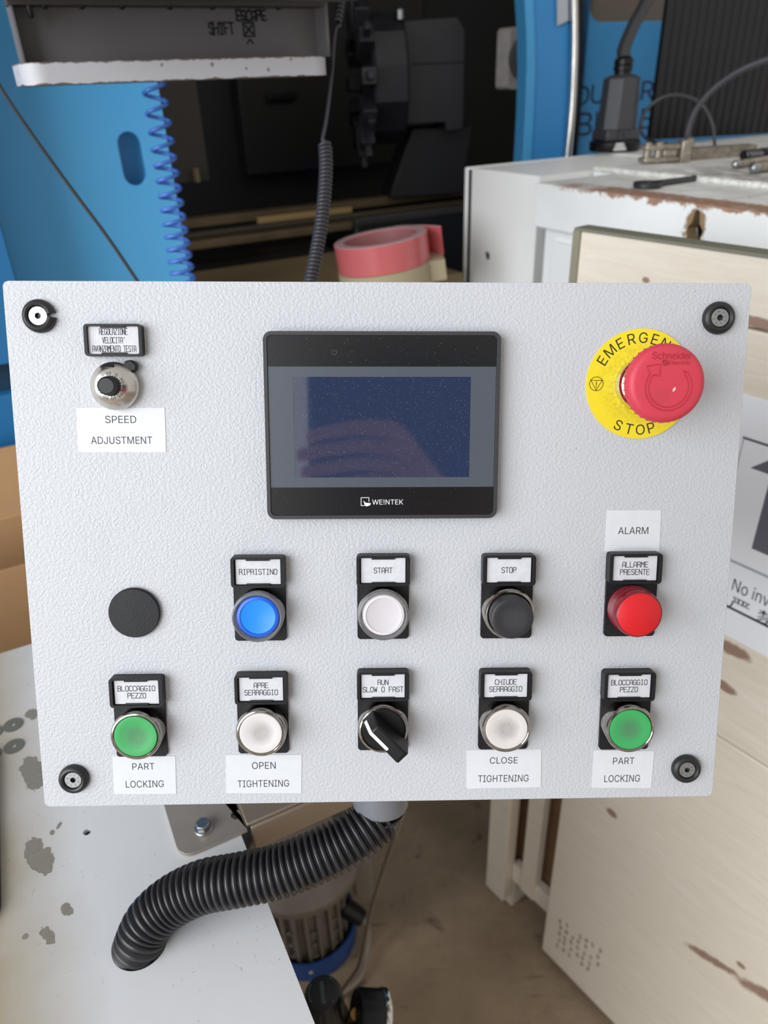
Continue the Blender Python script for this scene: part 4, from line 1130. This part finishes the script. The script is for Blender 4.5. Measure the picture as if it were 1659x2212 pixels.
# ---- coiled blue air hose in front of the guard plate
ys = [120, 162, 202, 247, 287, 325, 360, 392, 425, 455, 485, 512, 540, 565, 590, 614, 640]
pts = []
for k in range(len(ys)-1):
    for j in range(16):
        f_ = j/16; y_ = ys[k] + (ys[k+1]-ys[k])*f_; xa = 331 + (y_-180)*64/420
        a_ = 2*PI*f_
        pts.append(P(xa, y_, 1.0) + Vector((-math.cos(a_)*.0150, math.sin(a_)*.0150, 0)))
mb = MB(); mb.tube(pts, .0027, 8)
tag(mb.obj('coiled_hose', mat('blue_hose_plastic', (70, 112, 196), .3), None, smooth=60), 'coiled blue air hose hanging in front of the guard plate edge', 'hose')
# ---- thin black cable at the left
mb = MB(); mb.tube(bez([P(-30, 120, .80), P(0, 186, .80), P(62, 280, .80), P(150, 402, .80), P(232, 512, .80), P(300, 612, .80)], 10), .0020, 8)
tag(mb.obj('thin_cable', mat('dark_cable', (40, 40, 38), .35), None), 'thin dark cable slanting across the blue guard plate', 'cable')
# ---- coiled telephone-type cord
M_CORD = mat('black_cord', (58, 56, 62), .35)
def coil(axis, turns, R, per=12):
    ax = resample(axis, sum((b-a).length for a, b in zip(axis, axis[1:]))/(turns*per))
    out = []
    for i, p in enumerate(ax):
        tdir = (ax[min(i+1, len(ax)-1)] - ax[max(i-1, 0)]).normalized()
        n1 = tdir.cross(FWD).normalized(); n2 = tdir.cross(n1)
        a_ = 2*PI*i/per
        out.append(p + (n1*math.cos(a_) + n2*math.sin(a_))*R)
    return out
dC = .88
up_ = coil(bez([P(738, -30, dC), P(733, 20, dC), P(727, 52, dC)], 10), 9, .0040)
mid_ = bez([up_[-1], P(724, 70, dC), P(716, 165, dC), P(706, 250, dC), P(696, 303, dC)], 10)
lo_ = coil(bez([P(702, 312, dC), P(704, 360, dC), P(700, 430, dC), P(690, 510, dC), P(668, 622, dC)], 12), 36, .0064)
mb = MB(); mb.tube(up_ + mid_[1:] + lo_, .0021, 7)
tag(mb.obj('spiral_cable', M_CORD, None, smooth=60), 'black coiled cord hanging down behind the control panel', 'cord')

# ---- tape rolls on the tan bed cover
TB = Zp(838, 632, 1.2155)
kd = (TB-CAM).dot(FWD)/F_PX
TP = frame((TB.x, TB.y, 1.2155), 90) @ Matrix.Rotation(math.radians(-7), 4, 'Y')
TP = Matrix.Translation((0, 0, .0105)) @ TP
tape = thing('tape_roll', 'wide red adhesive tape roll with a loose end, on the cream roll', 'tape roll', TP)
RT = 98*kd
hT = .040; h1 = .088
mb = MB(); mb.lathe([(RT, hT), (RT, h1-.001), (RT-.001, h1), (RT*.80, h1), (RT*.79, h1-.001), (RT*.79, hT), (RT, hT)], 64)
t = NT('red_tape'); x = t.xyz()
t.base(t.mix(t.step(x[2], h1-.0012, h1-.0004), lin((198, 100, 102)), lin((200, 164, 166)))); t.rough(.28)
mb.obj('tape_winding', t.m, tape)
mb = MB(); mb.lathe([(RT*.788, hT), (RT*.788, h1-.002), (RT*.755, h1-.002), (RT*.755, hT), (RT*.788, hT)], 48); mb.obj('core', mat('white_red_core', (160, 104, 106), .4), tape)
mb = MB(); tl = [(RT*math.cos(math.radians(d)), RT*math.sin(math.radians(d))) for d in (70, 60, 50, 40)]
tl += [(RT*.98, RT*.45), (RT*1.16, RT*.22), (RT*1.30, -.0)]
for a_, b_ in zip(tl, tl[1:]):
    mb.add([(a_[0], a_[1], hT), (b_[0], b_[1], hT), (b_[0], b_[1], h1), (a_[0], a_[1], h1), (a_[0], a_[1]+.004, hT), (b_[0], b_[1]+.004, hT), (b_[0], b_[1]+.004, h1), (a_[0], a_[1]+.004, h1)], [(0, 1, 2, 3), (4, 7, 6, 5), (3, 2, 6, 7), (0, 4, 5, 1)])
mb.obj('loose_end', t.m, tape)
mb = MB(); mb.lathe([(RT*1.02, 0), (RT*1.02, hT-.0008), (RT*.5, hT-.0008), (RT*.5, 0), (RT*1.02, 0)], 64); mb.box(RT*.72, RT*1.28, -.03, .04, .003, hT-.002)
tag(mb.obj('cream_roll', mat('cream_paper', (170, 156, 128), .7), None, M=TP), 'cream paper roll under the red tape roll', 'tape roll')

# ---- turret and spindle plate inside the lathe
TU = P(880, 170, 1.95)
Tm = LAT.inverted() @ frame(TU, 82)
k_ = 1.95/F_PX
M_TUR = mat('slate_casting', (40, 40, 46), .42, vary=(14, .5, (27, 27, 32)))
mb = MB()
mb.prism([(-5*k_, 104*k_), (108*k_, 108*k_), (126*k_, 84*k_), (126*k_, -100*k_), (88*k_, -104*k_), (84*k_, -86*k_), (-5*k_, -86*k_)], -.18, 0, M=Tm @ XZ)
mb.box(10*k_, 124*k_, -.004, .002, 26*k_, 28*k_, 0, Tm)
hs = mb.obj('turret_housing', M_TUR, lathe, bevel=.006)
mb = MB()
Dm = Tm @ TR(-8*k_, .06, 0) @ Matrix.Rotation(math.radians(-90), 4, 'Y')
mb.lathe([(.0001, 0), (.152, 0), (.158, .008), (.158, .085), (.150, .095), (.06, .1), (.0001, .1)], 12, M=Dm @ RZ(.2))
tu = mb.obj('tool_turret', M_TUR, lathe, bevel=.004, smooth=20)
for k in range(12):
    a_ = 2*PI*k/12 + .05
    mb = MB(); mb.box(.105, .185, -.020, .020, .09, .128, 0, Dm @ RZ(a_)); mb.box(.14, .215, -.010, .010, .1, .118, 0, Dm @ RZ(a_))
    mb.obj('tool_holder', mat('oily_tool_steel', (58, 56, 61), .35, .4) if k == 0 else bpy.data.materials['oily_tool_steel'], tu, bevel=.003)
mb = MB(); mb.lathe([(.011, 0), (.011, .02), (.006, .026), (.0001, .026)], 16, M=Tm @ TR(-16*k_, -.02, 106*k_)); mb.obj('lifting_eye', M_STEEL, hs)
mb = MB(); mb.prism([(-.05, -.30), (.17, -.30), (.20, -.12), (.02, -.12)], -.2, -.05, M=Tm @ XZ); mb.obj('turret_slide', M_DARK2, lathe, bevel=.005)
SPm = LAT.inverted() @ frame(P(1104, 128, 1.90), 60)
ks_ = 1.90/F_PX
mb = MB(); mb.prism(rrect(-40*ks_, 46*ks_, -56*ks_, 56*ks_, .012), 0, .05, M=SPm @ XZ)
sp_ = mb.obj('spindle_plate', mat('worn_grey_steel', (196, 190, 186), .45, .2, vary=(40, .5, (150, 144, 142))), lathe, bevel=.003)
mb = MB(); mb.lathe([(.0001, .004), (.012, .004), (.012, .016), (.026, .016), (.026, .010), (.038, .010), (.038, .018), (.050, .014), (.050, 0)], 48, M=SPm @ TR(0, -.05, 0) @ Matrix.Rotation(PI/2, 4, 'X'))
mb.obj('spindle_nose', mat('dark_spindle_steel', (104, 102, 104), .35, .4), sp_)
mb = MB(); mb.box(46*ks_, 60*ks_, -.05, .0, -52*ks_, 10*ks_, 0, SPm); mb.obj('red_slide_block', mat('dark_red_paint', (116, 34, 30), .5), sp_)

# ---- sliding machine door: bowed blue edge, chrome tube
DR = frame((P(1150, 200, 1.78).x, P(1150, 200, 1.78).y, 0), 74)
door = thing('machine_door', 'blue sliding machine door with a bowed edge and a chrome pull tube', 'machine door', DR)
def on(M, pts, val=0.0): return [(lambda q: (q.x, q.z))(loc_on(M, px, py, 1, val)) for px, py in pts]
def col_poly(M, left, right, zlow, val=0.0):
    l = on(M, left, val); r = on(M, right, val)
    return l + [(l[-1][0], zlow), (r[-1][0], zlow)] + r[::-1]
L1 = [(1126, -120), (1131, -20), (1136, 70), (1137, 140), (1134, 240), (1128, 345)]
L2 = [(1146, -120), (1151, -20), (1155, 70), (1156, 140), (1153, 240), (1147, 345)]
L3 = [(1226, -120), (1230, -20), (1232, 70), (1232, 140), (1228, 240), (1218, 345)]
mb = MB(); mb.prism(col_poly(DR, L1, L2, .3), -.05, 0.004, M=XZ)
mb.obj('door_edge', mat('light_blue_edge', (76, 166, 222), .4, vary=(60, .3, (60, 144, 204))), door, bevel=.002)
mb = MB(); mb.prism(col_poly(DR, L2, L3, .3), -.05, -.002, M=XZ)
mb.obj('door_face', mat('blue_door_paint', (56, 142, 206), .38), door, bevel=.002)
mb = MB(); mb.tube(bez([loc_on(DR, px, py, 1, -.012) for px, py in ((1236, -120), (1240, -20), (1241, 70), (1240, 140), (1236, 230), (1226, 340), (1214, 430))], 8), .0098, 16)
tag(mb.obj('pull_tube', mat('polished_tube', (236, 232, 226), .16, 1.0), door), 'polished chrome tube')
mb = MB(); q = on(DR, [(1202, -120), (1226, -120), (1228, 44), (1204, 56)], -.006); mb.prism(q, .003, .006, M=XZ)
mb.obj('sheet_strip', mat('pale_sheet_strip', (186, 190, 198), .4, .3), door)
mb = MB(); mb.prism(col_poly(DR, [(1243, -120), (1247, 0), (1248, 140), (1234, 345)], [(1256, -120), (1258, 0), (1258, 140), (1246, 345)], .3, .03), -.075, -.03, M=XZ)
mb.obj('door_seal', M_BLACK2, door)

# ---- blue machine front with lettering and window
FR = frame((P(1330, 200, 1.95).x, P(1330, 200, 1.95).y, 0), 72)
front = thing('lettered_panel', 'blue machine front panel lettered DUGARD with a rounded smoky window', 'machine panel', FR)
q = on(FR, [(1244, 345), (1700, 345)])
zt_ = on(FR, [(1330, -160)])[0][1]
w0 = on(FR, [(1272, 48)])[0]; w1 = on(FR, [(1510, 40)])[0]
win = rrect(w0[0], w1[0]+.1, w0[1], zt_-.03, .035, 8)
mb = MB(); mb.prism([(q[0][0], .3), (q[1][0], .3), (q[1][0], zt_), (q[0][0], zt_)], -.03, 0, [win], M=XZ)
mb.obj('front_sheet', mat('blue_front_paint', (84, 164, 222), .36, vary=(5, .3, (72, 150, 208))), front, bevel=.002)
mb = MB(); mb.prism([(w0[0]-.02, w0[1]-.02), (w1[0]+.12, w0[1]-.02), (w1[0]+.12, zt_-.01), (w0[0]-.02, zt_-.01)], -.036, -.031, M=XZ)
mb.obj('window_pane', mat('smoky_window', (128, 116, 104), .25), front)
M_LET = mat('dark_lettering', (44, 50, 62), .5)
for ch, px, py, hp, wp in (('D', 1258, 206, 42, 30), ('U', 1291, 203, 42, 28), ('A', 1368, 197, 42, 32), ('R', 1399, 195, 40, 27), ('B', 1263, 268, 50, 32), ('L', 1297, 264, 46, 22), ('E', 1397, 256, 44, 26)):
    a_ = on(FR, [(px, py)])[0]; h_ = on(FR, [(px, py-hp/2)])[0][1] - on(FR, [(px, py+hp/2)])[0][1]; wq = on(FR, [(px+wp/2, py)])[0][0] - on(FR, [(px-wp/2, py)])[0][0]
    mb = MB(); put_text(mb, ch, a_[0], a_[1], wq, h_, .0006, 0, XZ, bold=.035); mb.obj('letter', M_LET, front)

# ---- things on top of the cabinets
def ontop(px, py, z=.004): return Zp(px, py, 1.40 + z)
# black ribbed panel
q = ontop(1405, 303); RP = frame((q.x, q.y, 1.4045), 80)
ribp = thing('ribbed_panel', 'tall black ribbed panel standing on the white cabinet behind the tools', 'panel', RP)
M_RIB = mat('dusty_black_ribs', (17, 16, 17), .5, vary=(12, .5, (28, 26, 28)))
mb = MB(); mb.box(0, .62, .006, .02, 0, .6); mb.obj('backing', M_RIB, ribp)
mr = None
for k in range(30):
    if mr is None:
        mb = MB(); mb.box(0, .0185, .003, .006, 0, .6); mr = mb.obj('rib', M_RIB, ribp, bevel=.0018); mr.location = (0, 0, 0)
    else:
        o = mr.copy(); col.objects.link(o); o.parent = ribp; o.location = (k*.0206, 0, 0)
# industrial plug
q = ontop(1326, 326); PC = frame((q.x, q.y, 1.4045), 80) @ Matrix.Diagonal((1, 1, .79, 1))
kp = (q-CAM).dot(FWD)/F_PX
plug = thing('power_connector', 'black industrial power connector with a thick cable, standing on the white cabinet', 'connector', PC)
M_PLG = mat('grey_black_plastic', (62, 62, 67), .42)
mb = MB(); mb.lathe([(.0001, 0), (50*kp, 0), (53*kp, .004), (53*kp, .022), (49*kp, .027), (.0001, .027)], 56); mb.obj('flange_base', M_BLACK2, plug)
mb = MB(); mb.box(-38*kp, 38*kp, -36*kp, 36*kp, .027, .052); mb.obj('latch_block', M_PLG, plug, bevel=.003)
mb = MB(); mb.prism(rrect(-10*kp, 10*kp, -.5*22*kp, .5*22*kp, .002), 0, .003, [rrect(-4*kp, 4*kp, -5*kp, 5*kp, .001)], M=TR(-2*kp, -36*kp, .040) @ Matrix.Rotation(PI/2, 4, 'X')); mb.obj('latch', M_PLG, plug)
mb = MB()
zb_, zt2 = .052, .052 + 118*kp
o8 = lambda r, z: [(r*math.cos(PI/8+PI/4*k), r*math.sin(PI/8+PI/4*k), z) for k in range(8)]
vs = o8(41*kp, zb_) + o8(37*kp, zt2) + o8(24*kp, zt2+8*kp)
mb.add(vs, [list(range(8))[::-1], list(range(16, 24))] + [(i*8+k, i*8+(k+1) % 8, (i+1)*8+(k+1) % 8, (i+1)*8+k) for i in range(2) for k in range(8)])
mb.obj('plug_housing', M_PLG, plug, bevel=.0015, smooth=25)
z3 = zt2 + 8*kp
mb = MB(); mb.lathe([(17*kp, z3-.001), (17*kp, z3+8*kp), (19*kp, z3+10*kp), (19*kp, z3+20*kp), (17*kp, z3+21*kp), (19*kp, z3+23*kp), (19*kp, z3+34*kp), (15*kp, z3+38*kp), (.0001, z3+38*kp)], 32); mb.obj('cable_clamp', M_BLACK2, plug)
top = PC @ Vector((0, 0, z3+36*kp)); dt = (top-CAM).dot(FWD)
mb = MB(); Pi = PC.inverted()
mb.tube([Pi @ p for p in bez([top, P(1348, 105, dt), P(1366, 60, dt), P(1390, 15, dt), P(1420, -45, dt)], 10)], 13.5*kp, 20); mb.obj('cable', mat('black_cable', (50, 50, 53), .38), plug)
mb = MB()
for k in range(3): mb.box(-20*kp + k*2*kp, 8*kp - k*3*kp, -.5*kp, 0, .006+k*.0062, .0105+k*.0062, M=TR(-8*kp, -53.2*kp, 0))
mb.obj('white_sticker', mat('worn_white_sticker', (216, 216, 214), .5), plug)

# clevis link
M_OLD = mat('greasy_steel', (176, 166, 152), .38, .6, vary=(80, .6, (88, 78, 66)))
q = ontop(1432, 352); CV = frame((q.x, q.y, 1.4045), 88); kc = (q-CAM).dot(FWD)/F_PX
clv = thing('clevis_link', 'greasy steel clevis link lying on the white cabinet in front of the black ribbed panel', 'tool', CV)
for zz in (.002, .022):
    mb = MB(); mb.prism([(-52*kc, -10*kc), (-46*kc, -18*kc), (20*kc, -18*kc), (30*kc, -14*kc), (30*kc, 14*kc), (20*kc, 18*kc), (-46*kc, 18*kc), (-52*kc, 10*kc)], zz, zz+.008); mb.obj('fork_plate', M_OLD, clv, bevel=.002)
mb = MB(); mb.box(-6*kc, 24*kc, -12*kc, 12*kc, .010, .022); mb.obj('link_block', M_OLD, clv, bevel=.002)
for xx in (-38, -14):
    mb = MB(); mb.lathe([(.0001, .001), (9*kc, .001), (9*kc, .032), (7*kc, .034), (.0001, .034)], 24, c=(xx*kc, -2*kc)); mb.obj('pin', M_OLD, clv)
mb = MB(); mb.box(30*kc, 52*kc, -18*kc, 18*kc, .0, .036); mb.obj('end_block', M_OLD, clv, bevel=.002)
# flat bar
q0 = ontop(1486, 347); q1 = ontop(1632, 337)
BR = Matrix.Translation((q0.x, q0.y, 1.4045)) @ RZ(math.atan2(q1.y-q0.y, q1.x-q0.x))
mb = MB(); mb.prism(rrect(0, (q1-q0).length, 0, .03, .001, 2), 0, .019, M=BR)
tag(mb.obj('steel_bar', M_OLD, None, bevel=.001), 'greasy rectangular steel bar lying behind the rods on the white cabinet', 'bar')
# spring rod
q0 = ontop(1604, 336, .016); q1 = ontop(1720, 326, .016)
dv_ = (q1-q0).normalized(); kq = (q0-CAM).dot(FWD)/F_PX
SR = Matrix.Translation((q0.x, q0.y, 1.4045 + 13*kq)) @ RZ(math.atan2(dv_.y, dv_.x))
spr = thing('spring_rod', 'dark rod with a coil spring on its end, lying at the right', 'rod', SR)
mb = MB(); mb.tube([(0, 0, 0), (.16, 0, 0)], 8*kq, 16); mb.obj('rod', M_BLACK2, spr)
mb = MB(); mb.tube([(.002 + i*.0042/14, 11*kq*math.cos(2*PI*i/14), 11*kq*math.sin(2*PI*i/14)) for i in range(14*9)], .0013, 8); mb.obj('spring', mat('dark_spring_steel', (92, 90, 90), .35, .8), spr)
mb = MB(); mb.tube([(.041, 0, 0), (.16, 0, 0)], 13*kq, 20); mb.obj('sleeve', M_BLACK2, spr)
# two rods
for (xa, ya, xb, yb, rp, lb) in ((1584, 366, 1700, 346, 8.5, 'slim round steel rod with a shiny tip, the rear one of two'), (1622, 377, 1720, 362, 11.5, 'thicker round steel rod with a ball tip, the front one of two')):
    q0 = ontop(xa, ya); q1 = ontop(xb, yb); kr = (q0-CAM).dot(FWD)/F_PX; r_ = rp*kr
    q0.z = q1.z = 1.4048 + r_
    o = thing('round_rod', lb, 'rod', Matrix.Translation(q0) @ RZ(math.atan2((q1-q0).y, (q1-q0).x)), 'two round rods on the cabinet')
    L_ = (q1-q0).length
    mb = MB(); mb.tube([(.007, 0, 0), (L_, 0, 0)], r_*.92, 20); mb.obj('shaft', M_OLD, o)
    mb = MB(); mb.lathe([(.0001, -.002), (r_*.6, -.0008), (r_*.95, .003), (r_, .007), (r_*.9, .012), (.0001, .012)], 20, M=Matrix.Rotation(PI/2, 4, 'Y')); mb.obj('tip', M_STEEL, o)
# ring spanner
q0 = Zp(1398, 404, 1.4015); q1 = Zp(1502, 390, 1.4015); kw = (q0-CAM).dot(FWD)/F_PX
SPN = Matrix.Translation((q0.x, q0.y, 1.4012)) @ RZ(math.atan2((q1-q0).y, (q1-q0).x))
L_ = (q1-q0).length; RR = 30*kw
mb = MB()
ring_o = [(RR*math.cos(a_), RR*math.sin(a_)) for a_ in [math.radians(d) for d in range(16, 345, 10)]]
h_ = RR*.27
mb.prism(ring_o + [(RR*1.3, -h_*.8), (L_-.002, -h_*.62), (L_, -h_*.4), (L_, h_*.4), (L_-.002, h_*.62), (RR*1.3, h_*.8)], 0, .0075, [circ(0, 0, RR*.6, 30)])
tag(mb.obj('ring_spanner', mat('blackened_steel', (40, 40, 42), .4), None, M=SPN, bevel=.0016), 'small black ring spanner lying on the white cabinet', 'spanner')
# flexible gooseneck
q = ontop(1485, 330); dg_ = (q-CAM).dot(FWD)
GN = frame((q.x, q.y, 1.4045), 90); Gi = GN.inverted()
goose = thing('flexible_gooseneck', 'black flexible gooseneck tube rising from the clevis link to the right', 'gooseneck', GN)
mb = MB(); mb.lathe([(.0001, 0), (.012, 0), (.012, .016), (.009, .018), (.009, .026), (.0001, .026)], 6); mb.obj('base_nut', M_OLD, goose, bevel=.001)
p_, r_ = ribbed(bez([Gi @ x_ for x_ in (q+Vector((0, 0, .022)), P(1486, 285, dg_-.02), P(1500, 243, dg_-.03), P(1530, 203, dg_-.04), P(1570, 170, dg_-.06), P(1612, 146, dg_-.08), P(1690, 116, dg_-.1))], 16), .0046, .0066, .0056, 4, (1, .5, 0, .5))
mb = MB(); mb.tube(p_, r_, 14); mb.obj('neck', mat('dark_flex', (60, 60, 66), .35), goose, smooth=60)
# looped cable
q = ontop(1543, 322); dl = (q-CAM).dot(FWD)
mb = MB(); mb.tube(bez([ontop(1440, 318)+Vector((0, 0, .006)), ontop(1402, 312)+Vector((0, 0, .008)), P(1383, 280, dl+.03), P(1392, 244, dl+.02), P(1424, 214, dl), P(1466, 205, dl-.01), P(1512, 222, dl-.01), P(1537, 262, dl-.01), P(1543, 300, dl), q+Vector((0, 0, .004))], 10), .0034, 10)
tag(mb.obj('looped_cable', mat('dark_grey_cable', (58, 58, 62), .4), None), 'dark grey cable standing up in a loop before the ribbed panel', 'cable')

# ---- the photographer's hand, mirrored in the switched-off display; slab added to darken that reflection
Cp = PANEL.inverted() @ CAM
HND = PANEL @ Matrix.Translation(Cp)
mb = MB(); mb.prism(rrect(-.060, .140, -.185, .050, .014, 6), .0025, .0105)
mb.lathe([(.011, .0024), (.011, .0016), (.0095, .0012), (.0095, .0024)], 24)
tag(mb.obj('reflection_slab', mat('dark_slab', (24, 27, 36), .45), None, M=HND, bevel=.0015), 'dark oversized slab added behind the camera, darkening the reflection in the blank display', 'reflection_slab')
skv = [((.130, -.218, -.032), .026), ((.090, -.135, -.024), .024), ((.066, -.092, -.0215), .020)]
ske = [(0, 1), (1, 2)]
for i, (vk, uk, ut, rf) in enumerate(((-.038, .034, -.064, .0090), (-.057, .040, -.074, .0094), (-.076, .041, -.070, .0090), (-.094, .036, -.054, .0080))):
    b = len(skv)
    L_ = uk - ut
    skv += [((uk, vk, -.0125), rf*1.25), ((uk-L_*.40, vk+.002, -.0115), rf), ((uk-L_*.70, vk-.003, -.0085), rf*.92), ((ut, vk-.010, -.0065), rf*.78)]
    ske += [(2, b), (b, b+1), (b+1, b+2), (b+2, b+3)]
b = len(skv)
skv += [((.138, -.112, -.019), .0135), ((.164, -.085, .006), .0105), ((.155, -.056, .0232), .0092), ((.130, -.044, .0222), .0080)]
ske += [(1, b), (b, b+1), (b+1, b+2), (b+2, b+3)]
me = bpy.data.meshes.new('person'); me.from_pydata([v for v, _ in skv], ske, [])
hand = bpy.data.objects.new('person', me); col.objects.link(hand); hand.matrix_world = HND
sk = hand.modifiers.new('skin', 'SKIN'); sk.use_smooth_shade = True
if not me.skin_vertices: raise RuntimeError('no skin layer')
for d_, (v, r_) in zip(me.skin_vertices[0].data, skv): d_.radius = (r_, r_)
me.skin_vertices[0].data[1].use_root = True
for d_ in list(me.skin_vertices[0].data)[0:1]: d_.use_root = False
sb = hand.modifiers.new('round', 'SUBSURF'); sb.levels = sb.render_levels = 2
t = NT('skin'); t.base(t.mix(t.math('MULTIPLY', t.step(t.noise(60, 4), .35, .7), .5), lin((224, 170, 146)), lin((206, 140, 120)))); t.rough(.5); t.b.inputs['Subsurface Weight'].default_value = .08
me.materials.append(t.m)
tag(hand, 'bare hand gripping the dark slab, sleeve of a navy jacket, mirrored in the display', 'person')
mb = MB(); mb.tube(bez([(.118, -.198, -.036), (.135, -.235, -.036), (.19, -.345, .0), (.25, -.45, .09)], 6), [.032 + .0009*k for k in range(19)], 24)
mb.obj('sleeve', mat('navy_cloth', (30, 36, 58), .8, bump=(500, .0004)), hand)

bpy.context.view_layer.update()
